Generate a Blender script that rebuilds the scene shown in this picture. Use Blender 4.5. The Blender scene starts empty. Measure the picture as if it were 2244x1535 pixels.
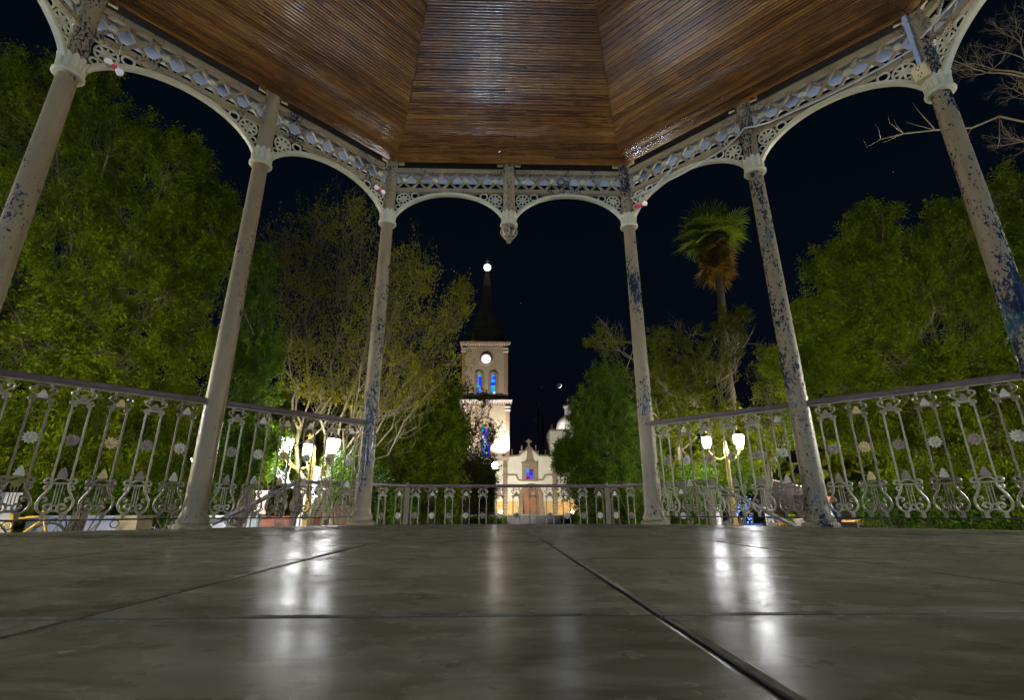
import bpy, math, random
import numpy as np
from mathutils import Matrix, Vector
random.seed(7)
rng = np.random.default_rng(11)
SC = bpy.context.scene
COL = SC.collection
R = math.radians
PI = math.pi

# ------------------------------------------------------------------ camera, world, exposure
CAM = Vector((-0.0973, -4.82, 0.120))
F, PITCH, YAW, ROLL = 1076.8, 0.31716, 0.02687, 0.0018      # focal length in pixels of the 2244 px wide photograph
cd = bpy.data.cameras.new('camera')
cd.sensor_width = 36.0
cd.lens = 36.0 * F / 2244.0
cd.clip_start = 0.02
cd.clip_end = 3000
cam = bpy.data.objects.new('camera', cd)
COL.objects.link(cam)
CAM_M = Matrix.Translation(CAM) @ Matrix.Rotation(-YAW, 4, 'Z') @ Matrix.Rotation(PI / 2 + PITCH, 4, 'X') @ Matrix.Rotation(-ROLL, 4, 'Z')
cam.matrix_world = CAM_M
SC.camera = cam

w = bpy.data.worlds.new('World')
SC.world = w
w.use_nodes = True
nt = w.node_tree
nt.nodes.clear()
wo = nt.nodes.new('ShaderNodeOutputWorld')
bg = nt.nodes.new('ShaderNodeBackground')
sky = nt.nodes.new('ShaderNodeTexSky')
sky.sky_type = 'NISHITA'
sky.sun_disc = False
sky.sun_elevation = R(-7.0)
sky.sun_rotation = R(170)
mxw = nt.nodes.new('ShaderNodeMix')
mxw.data_type = 'RGBA'
mxw.blend_type = 'ADD'
mxw.inputs[0].default_value = 1.0
mxw.inputs[7].default_value = (0.0020, 0.0070, 0.0165, 1)
nt.links.new(sky.outputs[0], mxw.inputs[6])
# darker overhead, a faint warm town glow close to the horizon
tcw = nt.nodes.new('ShaderNodeTexCoord')
sxw = nt.nodes.new('ShaderNodeSeparateXYZ')
nt.links.new(tcw.outputs['Generated'], sxw.inputs[0])
rpw = nt.nodes.new('ShaderNodeValToRGB')
ew = rpw.color_ramp.elements
ew[0].position, ew[0].color = 0.0, (0.055, 0.030, 0.026, 1)
ew[1].position, ew[1].color = 0.9, (0.006, 0.020, 0.036, 1)
for p_, c_ in ((0.14, (0.020, 0.021, 0.040, 1)), (0.34, (0.011, 0.024, 0.055, 1))):
    e_ = ew.new(p_)
    e_.color = c_
nt.links.new(sxw.outputs[2], rpw.inputs[0])
nt.links.new(rpw.outputs[0], mxw.inputs[7])
nt.links.new(mxw.outputs[2], bg.inputs[0])
bg.inputs[1].default_value = 0.10
nt.links.new(bg.outputs[0], wo.inputs[0])

sd = bpy.data.lights.new('moonlight', 'SUN')
sd.energy = 0.01
sd.angle = R(0.5)
sd.color = (0.85, 0.9, 1.0)
so = bpy.data.objects.new('moonlight', sd)
COL.objects.link(so)
so.rotation_euler = Vector((-0.12, -0.96, -0.235)).to_track_quat('-Z', 'Y').to_euler()

SC.render.engine = 'CYCLES'
SC.cycles.use_denoising = True
SC.cycles.max_bounces = 6
SC.cycles.diffuse_bounces = 3
SC.cycles.glossy_bounces = 3
SC.cycles.transmission_bounces = 4
SC.cycles.sample_clamp_indirect = 4.0
SC.cycles.use_light_tree = True
SC.view_settings.view_transform = 'Standard'
SC.view_settings.look = 'None'
SC.view_settings.gamma = 1.0
SC.view_settings.exposure = 0.25
SC.view_settings.use_curve_mapping = False

# light budget (watts)
W_FRONT = 300.0     # each lantern in front of the bandstand
W_BACK = 300.0      # each lantern of the posts behind and beside the camera


def ray(px, py):
    v = Vector((px - 1122.0, 767.5 - py, -F))
    return (CAM_M.to_3x3() @ v).normalized()


def at(px, py, Y):
    """point on the vertical plane y = Y that the photograph shows at this pixel"""
    r = ray(px, py)
    return CAM + r * ((Y - CAM.y) / r.y)


# ------------------------------------------------------------------ materials
def mat(name):
    m = bpy.data.materials.new(name)
    m.use_nodes = True
    n = m.node_tree
    n.nodes.clear()
    out = n.nodes.new('ShaderNodeOutputMaterial')
    return m, n, out


class NT:
    def __init__(s, n):
        s.n = n

    def node(s, t, **kw):
        k = s.n.nodes.new(t)
        for a, b in kw.items():
            setattr(k, a, b)
        return k

    def link(s, a, b):
        s.n.links.new(a, b)

    def noise(s, vec, scale, detail=4, rough=0.55, dist=0.0):
        k = s.node('ShaderNodeTexNoise')
        k.inputs['Scale'].default_value = scale
        k.inputs['Detail'].default_value = detail
        k.inputs['Roughness'].default_value = rough
        k.inputs['Distortion'].default_value = dist
        if vec is not None:
            s.link(vec, k.inputs['Vector'])
        return k.outputs[0]

    def ramp(s, fac, stops, interp='LINEAR'):
        k = s.node('ShaderNodeValToRGB')
        k.color_ramp.interpolation = interp
        e = k.color_ramp.elements
        while len(e) < len(stops):
            e.new(0.5)
        for x, (p, c) in zip(e, stops):
            x.position = p
            x.color = (*c, 1) if len(c) == 3 else c
        s.link(fac, k.inputs[0])
        return k.outputs[0]

    def mix(s, fac, a, b, mode='MIX'):
        k = s.node('ShaderNodeMix', data_type='RGBA', blend_type=mode)
        for v, i in ((fac, 0), (a, 6), (b, 7)):
            if isinstance(v, (int, float)):
                k.inputs[i].default_value = v
            elif isinstance(v, tuple):
                k.inputs[i].default_value = (*v, 1)
            else:
                s.link(v, k.inputs[i])
        return k.outputs[2]

    def math(s, op, a, b=0.0):
        k = s.node('ShaderNodeMath', operation=op)
        for v, i in ((a, 0), (b, 1)):
            if isinstance(v, (int, float)):
                k.inputs[i].default_value = v
            else:
                s.link(v, k.inputs[i])
        return k.outputs[0]

    def pos(s):
        return s.node('ShaderNodeNewGeometry').outputs['Position']

    def obj(s):
        return s.node('ShaderNodeTexCoord').outputs['Object']

    def mapping(s, vec, scale=(1, 1, 1), rot=(0, 0, 0), loc=(0, 0, 0)):
        k = s.node('ShaderNodeMapping')
        k.inputs['Scale'].default_value = scale
        k.inputs['Rotation'].default_value = rot
        k.inputs['Location'].default_value = loc
        s.link(vec, k.inputs['Vector'])
        return k.outputs[0]

    def bump(s, h, strength=0.3, dist=0.01):
        k = s.node('ShaderNodeBump')
        k.inputs['Strength'].default_value = strength
        k.inputs['Distance'].default_value = dist
        s.link(h, k.inputs['Height'])
        return k.outputs[0]

    def pbr(s, color, rough=0.5, metallic=0.0, normal=None, coat=0.0, spec=0.5, out=None):
        p = s.node('ShaderNodeBsdfPrincipled')
        for v, k in ((color, 'Base Color'), (rough, 'Roughness'), (metallic, 'Metallic'), (coat, 'Coat Weight'), (spec, 'Specular IOR Level')):
            if isinstance(v, (int, float)):
                p.inputs[k].default_value = v
            elif isinstance(v, tuple):
                p.inputs[k].default_value = (*v, 1)
            else:
                s.link(v, p.inputs[k])
        if normal is not None:
            s.link(normal, p.inputs['Normal'])
        if out is not None:
            s.link(p.outputs[0], out.inputs[0])
        return p


def simple(name, c, rough=0.6, metallic=0.0, var=0.25, scale=8.0, bump=0.0, spec=0.5):
    m, n, out = mat(name)
    t = NT(n)
    f = t.noise(t.pos(), scale, 5, 0.6)
    col = t.ramp(f, [(0.25, tuple(x * (1 - var) for x in c)), (0.75, tuple(min(1, x * (1 + var)) for x in c))])
    nm = t.bump(t.noise(t.pos(), scale * 4, 4), bump, 0.01) if bump else None
    t.pbr(col, rough, metallic, nm, spec=spec, out=out)
    return m


def emit(name, c, strength):
    m, n, out = mat(name)
    t = NT(n)
    e = t.node('ShaderNodeEmission')
    e.inputs[0].default_value = (*c, 1)
    e.inputs[1].default_value = strength
    t.link(e.outputs[0], out.inputs[0])
    return m


def chipped(name, paint, under, amount, fine=38.0, rough=0.36, teal=True):
    """old gloss paint that has flaked off in patches down to an earlier dark coat"""
    m, n, out = mat(name)
    t = NT(n)
    p = t.pos()
    ps = t.mapping(p, (1, 1, 0.55))
    f1 = t.noise(ps, fine, 8, 0.72, 0.4)
    f2 = t.noise(t.mapping(p, (1, 1, 0.35)), 4.2, 3, 0.6)
    f3 = t.noise(t.mapping(p, (1.3, 1.3, 0.5), loc=(7, 3, 1)), 1.7, 2, 0.5)
    oi = t.node('ShaderNodeObjectInfo')
    sep = t.node('ShaderNodeSeparateColor')
    t.link(oi.outputs['Color'], sep.inputs[0])
    wear = t.math('MULTIPLY', t.math('SUBTRACT', sep.outputs[0], 1.0), 0.1)
    s = t.math('ADD', t.math('MULTIPLY', f1, 0.60), t.math('ADD', t.math('MULTIPLY', f2, 0.34), t.math('MULTIPLY', f3, 0.30)))
    s = t.math('ADD', s, wear)
    chip = t.ramp(s, [(amount, (0, 0, 0)), (amount + 0.008, (1, 1, 1))])
    dirt = t.noise(t.mapping(p, (1, 1, 0.25)), 9, 5, 0.65)
    pc = t.mix(t.ramp(dirt, [(0.3, (0, 0, 0)), (0.75, (1, 1, 1))]), tuple(x * 0.72 for x in paint), paint)
    uc = t.mix(t.ramp(t.noise(t.mapping(p, (1, 1, 0.6)), 3.1, 3), [(0.56, (0, 0, 0)), (0.63, (1, 1, 1))]), under, (0.010, 0.055, 0.070) if teal else tuple(x * 1.8 for x in under))
    col = t.mix(chip, pc, uc)
    rg = t.math('ADD', t.math('MULTIPLY', dirt, 0.25), rough - 0.12)
    rg = t.math('SUBTRACT', rg, t.math('MULTIPLY', chip, rough * 0.5))
    h = t.math('ADD', t.math('MULTIPLY', chip, -1.0), t.math('MULTIPLY', dirt, 0.35))
    t.pbr(col, rg, 0, t.bump(h, 0.35, 0.004), spec=0.28, out=out)
    return m


M = {}
M['paint'] = chipped('cream_gloss_paint', (0.17, 0.128, 0.073), (0.006, 0.013, 0.030), 0.694, 52.0, 0.46)
M['paint_worn'] = chipped('worn_cream_paint', (0.19, 0.148, 0.088), (0.007, 0.010, 0.022), 0.680, 60.0, 0.42)
M['paint_pale'] = chipped('pale_cream_paint', (0.34, 0.315, 0.22), (0.03, 0.035, 0.04), 0.765, 70.0, 0.5)
M['baluster_a'] = chipped('baluster_cream', (0.215, 0.188, 0.118), (0.03, 0.03, 0.035), 0.75, 90.0, 0.46, False)
M['baluster_b'] = chipped('baluster_brown', (0.13, 0.096, 0.060), (0.02, 0.02, 0.025), 0.75, 90.0, 0.46, False)
M['sun_pale'] = simple('sun_pale', (0.27, 0.25, 0.185), 0.5, 0, 0.2, 60)
M['sun_dark'] = simple('sun_dark', (0.12, 0.085, 0.06), 0.5, 0, 0.3, 60)
M['sun_gold'] = simple('sun_gold', (0.30, 0.20, 0.06), 0.5, 0, 0.3, 60)
M['rail'] = simple('brown_rail_paint', (0.062, 0.040, 0.040), 0.42, 0, 0.35, 9, 0.1)
M['iron'] = simple('dark_iron', (0.022, 0.022, 0.024), 0.5, 0.3, 0.4, 40)
M['tab'] = simple('tab_cream', (0.42, 0.34, 0.18), 0.5, 0, 0.25, 60)
M['white'] = simple('white_paint_blue_cast', (0.20, 0.235, 0.32), 0.4, 0, 0.08, 12)  # white paint with the blue cast of the lamplight put into its colour
M['dark'] = simple('dark_shade_boards', (0.005, 0.004, 0.004), 0.9, 0, 0.3, 6, 0.0, 0.05)  # near black: shade put into the eave soffit, plain dark on the booth
M['roofmetal'] = simple('roof_sheet', (0.12, 0.05, 0.04), 0.5, 0.2, 0.3, 2)


def wood():
    m, n, out = mat('varnished_planks')
    t = NT(n)
    uv = t.node('ShaderNodeUVMap').outputs[0]
    oi = t.node('ShaderNodeObjectInfo')
    rnd = oi.outputs['Random']
    cmb = t.node('ShaderNodeCombineXYZ')
    t.link(t.math('MULTIPLY', rnd, 37.0), cmb.inputs[0])
    t.link(t.math('MULTIPLY', rnd, 91.0), cmb.inputs[1])
    va = t.node('ShaderNodeVectorMath', operation='ADD')
    t.link(uv, va.inputs[0])
    t.link(cmb.outputs[0], va.inputs[1])
    v = va.outputs[0]
    grain = t.noise(t.mapping(v, (2.2, 60, 1)), 3.0, 6, 0.65, 0.6)
    fig = t.noise(t.mapping(v, (1.0, 14, 1)), 2.2, 3, 0.5, 1.8)
    tone = t.ramp(rnd, [(0.0, (0.050, 0.014, 0.003)), (0.25, (0.095, 0.029, 0.005)), (0.55, (0.130, 0.045, 0.008)), (0.8, (0.19, 0.082, 0.016)), (1.0, (0.080, 0.022, 0.004))])
    c = t.mix(t.ramp(grain, [(0.34, (0.6, 0.6, 0.6)), (0.56, (0, 0, 0))]), tone, (0.035, 0.014, 0.005))
    c = t.mix(t.ramp(fig, [(0.45, (0, 0, 0)), (0.75, (0.65, 0.65, 0.65))]), c, (0.27, 0.135, 0.030))
    stain = t.noise(t.pos(), 2.1, 4, 0.6)
    c = t.mix(t.ramp(stain, [(0.35, (0.55, 0.55, 0.55)), (0.55, (0, 0, 0))]), c, (0.05, 0.02, 0.007))
    rg = t.ramp(grain, [(0.2, (0.18, 0.18, 0.18)), (0.8, (0.31, 0.31, 0.31))])
    t.pbr(c, rg, 0, t.bump(grain, 0.22, 0.002), coat=0.2, out=out)
    return m


M['wood'] = wood()


def floor_mat():
    m, n, out = mat('polished_stone')
    t = NT(n)
    p = t.pos()
    rnd = t.node('ShaderNodeObjectInfo').outputs['Random']
    cmb = t.node('ShaderNodeCombineXYZ')
    t.link(t.math('MULTIPLY', rnd, 13.0), cmb.inputs[2])
    va = t.node('ShaderNodeVectorMath', operation='ADD')
    t.link(p, va.inputs[0])
    t.link(cmb.outputs[0], va.inputs[1])
    v = va.outputs[0]
    a = t.noise(t.mapping(v, (1.6, 3.2, 1), rot=(0, 0, 0.5)), 2.4, 6, 0.62, 1.4)
    b = t.noise(t.mapping(v, (2.0, 5.5, 1), rot=(0, 0, -0.35)), 5.5, 5, 0.6, 0.8)
    c = t.ramp(a, [(0.30, (0.080, 0.069, 0.043)), (0.5, (0.140, 0.124, 0.084)), (0.70, (0.220, 0.200, 0.148))])
    c = t.mix(t.ramp(b, [(0.48, (0, 0, 0)), (0.70, (0.6, 0.6, 0.6))]), c, (0.05, 0.043, 0.026))
    spot = t.noise(v, 21, 3, 0.5)
    c = t.mix(t.ramp(spot, [(0.735, (0, 0, 0)), (0.765, (0.6, 0.6, 0.6))]), c, (0.02, 0.017, 0.012))
    rg = t.ramp(t.noise(v, 6.5, 5, 0.6), [(0.25, (0.19, 0.19, 0.19)), (0.8, (0.36, 0.36, 0.36))])
    und = t.noise(t.mapping(p, (1.0, 2.4, 1)), 9.0, 3, 0.5)
    gr = t.noise(p, 420, 2, 0.6)
    h = t.math('ADD', t.math('MULTIPLY', und, 1.0), t.math('MULTIPLY', gr, 0.30))
    nm = t.bump(h, 0.03, 0.02)
    df = t.node('ShaderNodeBsdfDiffuse')
    t.link(c, df.inputs[0])
    t.link(nm, df.inputs['Normal'])
    gl = t.node('ShaderNodeBsdfGlossy')
    gl.inputs[0].default_value = (1, 1, 1, 1)
    t.link(rg, gl.inputs['Roughness'])
    t.link(nm, gl.inputs['Normal'])
    ms = t.node('ShaderNodeMixShader')
    t.link(t.math('MULTIPLY', t.noise(v, 3.3, 4, 0.6), 0.19), ms.inputs[0])
    t.link(df.outputs[0], ms.inputs[1])
    t.link(gl.outputs[0], ms.inputs[2])
    t.link(ms.outputs[0], out.inputs[0])
    return m


M['floor'] = floor_mat()
M['grout'] = simple('joint_grout', (0.030, 0.027, 0.022), 0.8, 0, 0.4, 60)
M['concrete'] = simple('concrete', (0.22, 0.20, 0.17), 0.8, 0, 0.3, 3, 0.2)
M['paving'] = simple('plaza_paving', (0.20, 0.18, 0.16), 0.7, 0, 0.35, 1.3, 0.2)
M['soil'] = simple('planted_soil', (0.045, 0.040, 0.022), 0.9, 0, 0.5, 2.0, 0.4)


def leafmat(name, c1, c2, c3, sc=1.2):
    m, n, out = mat(name)
    t = NT(n)
    p = t.pos()
    big = t.noise(p, sc * 1.6, 4, 0.7)
    at_ = t.node('ShaderNodeAttribute', attribute_name='tone')
    f = t.math('ADD', t.math('MULTIPLY', big, 0.80), t.math('MULTIPLY', at_.outputs['Fac'], 0.20))
    col = t.ramp(f, [(0.30, c1), (0.5, c2), (0.68, c3)])
    d = t.node('ShaderNodeBsdfPrincipled')
    t.link(col, d.inputs['Base Color'])
    d.inputs['Roughness'].default_value = 0.7
    d.inputs['Specular IOR Level'].default_value = 0.08
    tr = t.node('ShaderNodeBsdfTranslucent')
    t.link(t.mix(1.0, col, (1.0, 1.0, 0.45), 'MULTIPLY'), tr.inputs[0])
    ms = t.node('ShaderNodeMixShader')
    ms.inputs[0].default_value = 0.42
    t.link(d.outputs[0], ms.inputs[1])
    t.link(tr.outputs[0], ms.inputs[2])
    t.link(ms.outputs[0], out.inputs[0])
    return m


M['leaf_pepper'] = leafmat('leaf_pepper', (0.036, 0.055, 0.001), (0.098, 0.138, 0.002), (0.18, 0.215, 0.003))
M['leaf_conifer'] = leafmat('leaf_conifer', (0.032, 0.066, 0.004), (0.068, 0.125, 0.006), (0.12, 0.19, 0.008))
M['leaf_yellow'] = leafmat('leaf_yellow', (0.12, 0.125, 0.002), (0.21, 0.21, 0.004), (0.32, 0.27, 0.005))
M['leaf_olive'] = leafmat('leaf_olive', (0.06, 0.075, 0.002), (0.125, 0.15, 0.003), (0.20, 0.22, 0.005))
M['leaf_bright'] = leafmat('leaf_bright', (0.03, 0.065, 0.006), (0.06, 0.115, 0.010), (0.095, 0.16, 0.014))
M['leaf_palm'] = leafmat('leaf_palm', (0.045, 0.066, 0.003), (0.085, 0.115, 0.005), (0.125, 0.155, 0.008), 0.6)
M['leaf_dead'] = leafmat('leaf_dead', (0.09, 0.055, 0.016), (0.16, 0.10, 0.03), (0.22, 0.15, 0.05))
M['bark'] = simple('bark', (0.12, 0.09, 0.055), 0.85, 0, 0.45, 9, 0.5)
M['bark_pale'] = simple('bark_pale', (0.26, 0.20, 0.11), 0.8, 0, 0.35, 7, 0.4)
M['bark_dark'] = simple('bark_dark', (0.055, 0.042, 0.028), 0.85, 0, 0.4, 9, 0.5)
M['lime'] = simple('limewash', (0.62, 0.58, 0.60), 0.85, 0, 0.15, 12, 0.3)


# ------------------------------------------------------------------ mesh builder
class MB:
    def __init__(s):
        s.v, s.f, s.uv = [], [], None

    def add(s, vs, fs, T=None):
        o = len(s.v)
        if T is not None:
            vs = [T @ Vector(p) for p in vs]
        s.v += [tuple(p) for p in vs]
        s.f += [tuple(i + o for i in f) for f in fs]
        return s

    def box(s, c, d, T=None):
        x, y, z = (k / 2 for k in d)
        vs = [(c[0] + i * x, c[1] + j * y, c[2] + k * z) for i in (-1, 1) for j in (-1, 1) for k in (-1, 1)]
        return s.add(vs, [(0, 1, 3, 2), (4, 6, 7, 5), (0, 4, 5, 1), (2, 3, 7, 6), (0, 2, 6, 4), (1, 5, 7, 3)], T)

    def bar(s, a, b, wd, th, T=None):
        """rectangular bar between two points; wd in the x-z plane, th along y"""
        a, b = Vector(a), Vector(b)
        d = (b - a).normalized()
        side = Vector((0, 1, 0))
        up = d.cross(side)
        if up.length < 1e-4:
            side, up = Vector((1, 0, 0)), Vector((0, 0, 1))
        up.normalize()
        vs = []
        for p in (a, b):
            for i, j in ((-1, -1), (1, -1), (1, 1), (-1, 1)):
                vs.append(p + up * (i * wd / 2) + side * (j * th / 2))
        return s.add(vs, [(0, 1, 2, 3), (7, 6, 5, 4), (0, 4, 5, 1), (1, 5, 6, 2), (2, 6, 7, 3), (3, 7, 4, 0)], T)

    def tube(s, pts, rad, n=6, T=None, flat=1.0):
        pts = [Vector(p) for p in pts]
        m = len(pts)
        if isinstance(rad, (int, float)):
            rad = [rad] * m
        vs, fs = [], []
        prev = None
        for i, p in enumerate(pts):
            d = (pts[min(i + 1, m - 1)] - pts[max(i - 1, 0)])
            d = d.normalized() if d.length > 1e-9 else Vector((0, 0, 1))
            ref = prev if prev is not None else (Vector((0, 1, 0)) if abs(d.y) < 0.9 else Vector((1, 0, 0)))
            x = ref - d * ref.dot(d)
            if x.length < 1e-6:
                x = d.orthogonal()
            x.normalize()
            prev = x
            y = d.cross(x)
            for k in range(n):
                a = 2 * PI * k / n
                vs.append(p + (x * math.cos(a) * flat + y * math.sin(a)) * rad[i])
        for i in range(m - 1):
            for k in range(n):
                k2 = (k + 1) % n
                fs.append((i * n + k, i * n + k2, (i + 1) * n + k2, (i + 1) * n + k))
        fs.append(tuple(range(n - 1, -1, -1)))
        fs.append(tuple((m - 1) * n + k for k in range(n)))
        return s.add(vs, fs, T)

    def lathe(s, prof, n=24, T=None, wob=None):
        vs, fs = [], []
        for i, (r, z) in enumerate(prof):
            for k in range(n):
                a = 2 * PI * k / n
                rr = r * (1 + (wob(i, k) if wob else 0))
                vs.append((rr * math.cos(a), rr * math.sin(a), z))
        m = len(prof)
        for i in range(m - 1):
            for k in range(n):
                k2 = (k + 1) % n
                fs.append((i * n + k, i * n + k2, (i + 1) * n + k2, (i + 1) * n + k))
        fs.append(tuple(range(n - 1, -1, -1)))
        fs.append(tuple((m - 1) * n + k for k in range(n)))
        return s.add(vs, fs, T)

    def prism(s, poly, th, T=None, y0=0.0):
        """polygon in the x-z plane, extruded along y by th about y0"""
        n = len(poly)
        vs = [(x, y0 - th / 2, z) for x, z in poly] + [(x, y0 + th / 2, z) for x, z in poly]
        fs = [tuple(range(n)), tuple(range(2 * n - 1, n - 1, -1))]
        for i in range(n):
            j = (i + 1) % n
            fs.append((i, i + n, j + n, j))
        return s.add(vs, fs, T)

    def torus(s, c, r1, r2, n=20, k=6, T=None):
        pts = [(c[0] + r1 * math.cos(2 * PI * i / n), c[1], c[2] + r1 * math.sin(2 * PI * i / n)) for i in range(n)]
        vs, fs = [], []
        for i in range(n):
            a = 2 * PI * i / n
            for j in range(k):
                b = 2 * PI * j / k
                rr = r1 + r2 * math.cos(b)
                vs.append((c[0] + rr * math.cos(a), c[1] + r2 * math.sin(b), c[2] + rr * math.sin(a)))
        for i in range(n):
            for j in range(k):
                i2, j2 = (i + 1) % n, (j + 1) % k
                fs.append((i * k + j, i2 * k + j, i2 * k + j2, i * k + j2))
        return s.add(vs, fs, T)

    def sphere(s, c, r, n=12, m=8, T=None, sz=1.0):
        prof = []
        o = Matrix.Translation(Vector(c))
        for i in range(m + 1):
            a = -PI / 2 + PI * i / m
            prof.append((max(1e-4, r * math.cos(a)), r * sz * math.sin(a)))
        return s.lathe(prof, n, (T @ o) if T is not None else o)

    def mesh(s, name, material, smooth=False, angle=None):
        me = bpy.data.meshes.new(name)
        me.from_pydata(s.v, [], s.f)
        if material is not None:
            me.materials.append(material)
        if smooth:
            me.polygons.foreach_set('use_smooth', [True] * len(me.polygons))
            if angle:
                me.set_sharp_from_angle(angle=R(angle))
        me.update()
        return me


WM = {}


def put(name, data, parent=None, T=None):
    o = bpy.data.objects.new(name, data)
    COL.objects.link(o)
    T = T if T is not None else Matrix.Identity(4)
    if parent is not None:
        o.parent = parent
        o.matrix_basis = WM[parent.name].inverted() @ T
    else:
        o.matrix_basis = T
    WM[o.name] = T
    return o


def build(name, mb, material, parent=None, T=None, smooth=False, angle=None):
    """mb in the local frame T (world matrix)"""
    return put(name, mb.mesh(name, material, smooth, angle), parent, T)


def tag(o, label=None, cat=None, group=None, kind=None):
    if label:
        o['label'] = label
    if cat:
        o['category'] = cat
    if group:
        o['group'] = group
    if kind:
        o['kind'] = kind
    return o


def thing(name, label, cat, T=None, group=None):
    if isinstance(T, (tuple, list, Vector)):
        T = Matrix.Translation(Vector(T))
    return tag(put(name, None, None, T), label, cat, group)


def TR(x, y, z, rz=0.0):
    return Matrix.Translation((x, y, z)) @ Matrix.Rotation(rz, 4, 'Z')


# ------------------------------------------------------------------ bandstand geometry
A = 1.362                       # half of one octagon side
AP = A * (1 + 2 ** .5)          # apothem
O = Vector((0, -AP, 0))


def corner(k):
    """corner between side k and side k+1 counted clockwise; side 0 is the front"""
    ang = PI / 2 - (k + 0.5) * PI / 4
    r = math.hypot(A, AP)
    return O + Vector((math.cos(ang), math.sin(ang), 0)) * r


def side_frame(k, u0=0.0, d=0.0, z=0.0):
    """frame on side k: x to the right seen from inside, y outwards"""
    ang = PI / 2 - k * PI / 4
    n = Vector((math.cos(ang), math.sin(ang), 0))
    t = Vector((n.y, -n.x, 0))
    p = O + n * (AP - d) + t * u0 + Vector((0, 0, z))
    m = Matrix.Identity(4)
    m.col[0][:3] = t
    m.col[1][:3] = n
    m.col[2][:3] = (0, 0, 1)
    m.col[3][:3] = p
    return m


# ---- ground, podium, floor
GZ = -1.30
mb = MB()
mb.add([(-600, -600, GZ), (600, -600, GZ), (600, 1200, GZ), (-600, 1200, GZ)], [(0, 1, 2, 3)])
g = build('ground', mb, M['paving'])
tag(g, kind='structure')

mb = MB()
pts = [(O + (corner(k) - O) * (1 + 0.16 / AP)) for k in range(8)]
vs = [(p.x, p.y, GZ - 0.05) for p in pts] + [(p.x, p.y, -0.006) for p in pts]
mb.add(vs, [tuple(range(8, 16)), tuple(range(7, -1, -1))] + [(i, i + 8, (i + 1) % 8 + 8, (i + 1) % 8) for i in range(8)])
slab = mb.mesh('podium', M['concrete'])
flo = put('floor', slab)
tag(flo, kind='structure')

# stone tiles, each an object with bevelled edges, clipped to the octagon
TX, TY, X0, Y0 = 0.70, 0.745, 0.099, -4.154


def clip(poly, nx, ny, dd):
    out = []
    for i in range(len(poly)):
        a, b = poly[i], poly[(i + 1) % len(poly)]
        da, db = a[0] * nx + a[1] * ny - dd, b[0] * nx + b[1] * ny - dd
        if da <= 0:
            out.append(a)
        if da * db < 0:
            q = da / (da - db)
            out.append((a[0] + (b[0] - a[0]) * q, a[1] + (b[1] - a[1]) * q))
    return out


def inset(poly, e):
    cx = sum(p[0] for p in poly) / len(poly)
    cy = sum(p[1] for p in poly) / len(poly)
    n = len(poly)
    res = []
    for i in range(n):
        p0, p1, p2 = Vector(poly[i - 1]), Vector(poly[i]), Vector(poly[(i + 1) % n])
        e1, e2 = (p1 - p0).normalized(), (p2 - p1).normalized()
        n1, n2 = Vector((-e1.y, e1.x)), Vector((-e2.y, e2.x))
        b = n1 + n2
        q = b.dot(n1)
        res.append(p1 + b * (e / max(q, 0.3)))
    return [(p.x, p.y) for p in res]


for ix in range(-7, 7):
    for iy in range(-5, 8):
        x0, y0 = X0 + ix * TX, Y0 + iy * TY
        poly = [(x0, y0), (x0 + TX, y0), (x0 + TX, y0 + TY), (x0, y0 + TY)]
        for k in range(8):
            ang = PI / 2 - k * PI / 4
            nx, ny = math.cos(ang), math.sin(ang)
            poly = clip(poly, nx, ny, nx * O.x + ny * O.y + AP + 0.155)
            if len(poly) < 3:
                break
        if len(poly) < 3:
            continue
        ar = abs(sum(poly[i][0] * poly[(i + 1) % len(poly)][1] - poly[(i + 1) % len(poly)][0] * poly[i][1] for i in range(len(poly)))) / 2
        if ar < 0.01:
            continue
        cen = Vector((sum(p[0] for p in poly) / len(poly), sum(p[1] for p in poly) / len(poly), 0))
        rings = [(inset(poly, 0.0032), -0.008), (inset(poly, 0.0037), -0.0036), (inset(poly, 0.0054), -0.0014), (inset(poly, 0.011), 0.0)]
        n = len(poly)
        tilt = (random.gauss(0, 0.0007), random.gauss(0, 0.0007), random.gauss(0, 0.0003))
        mb = MB()
        vs = []
        for rg_, z in rings:
            for p in rg_:
                vs.append((p[0] - cen.x, p[1] - cen.y, z + tilt[2] + tilt[0] * (p[0] - cen.x) + tilt[1] * (p[1] - cen.y)))
        fs = [tuple(range(3 * n, 4 * n))]
        for r_ in range(3):
            for i in range(n):
                j = (i + 1) % n
                fs.append((r_ * n + i, r_ * n + j, (r_ + 1) * n + j, (r_ + 1) * n + i))
        mb.add(vs, fs)
        to_ = build('tile', mb, M['floor'], flo, Matrix.Translation(cen))
        to_.data.materials.append(M['grout'])
        for pi in range(1, 1 + 2 * n):
            to_.data.polygons[pi].material_index = 1
mb = MB()
pg = [(O + (corner(k) - O) * (1 + 0.15 / AP)) for k in range(8)]
mb.add([(p.x, p.y, -0.0050) for p in pg], [tuple(range(7, -1, -1))])
build('joint_bed', mb, M['grout'], flo)

# ---- the bandstand: one thing
band = thing('bandstand', 'octagonal iron bandstand with flaking cream columns and varnished plank ceiling', 'bandstand', O)

# column and pendant meshes
ZC = 3.178                       # collar ring height
def shaft_prof(z0, z1, r0, r1, n=10):
    return [(r0 + (r1 - r0) * i / n, z0 + (z1 - z0) * i / n) for i in range(n + 1)]

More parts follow.
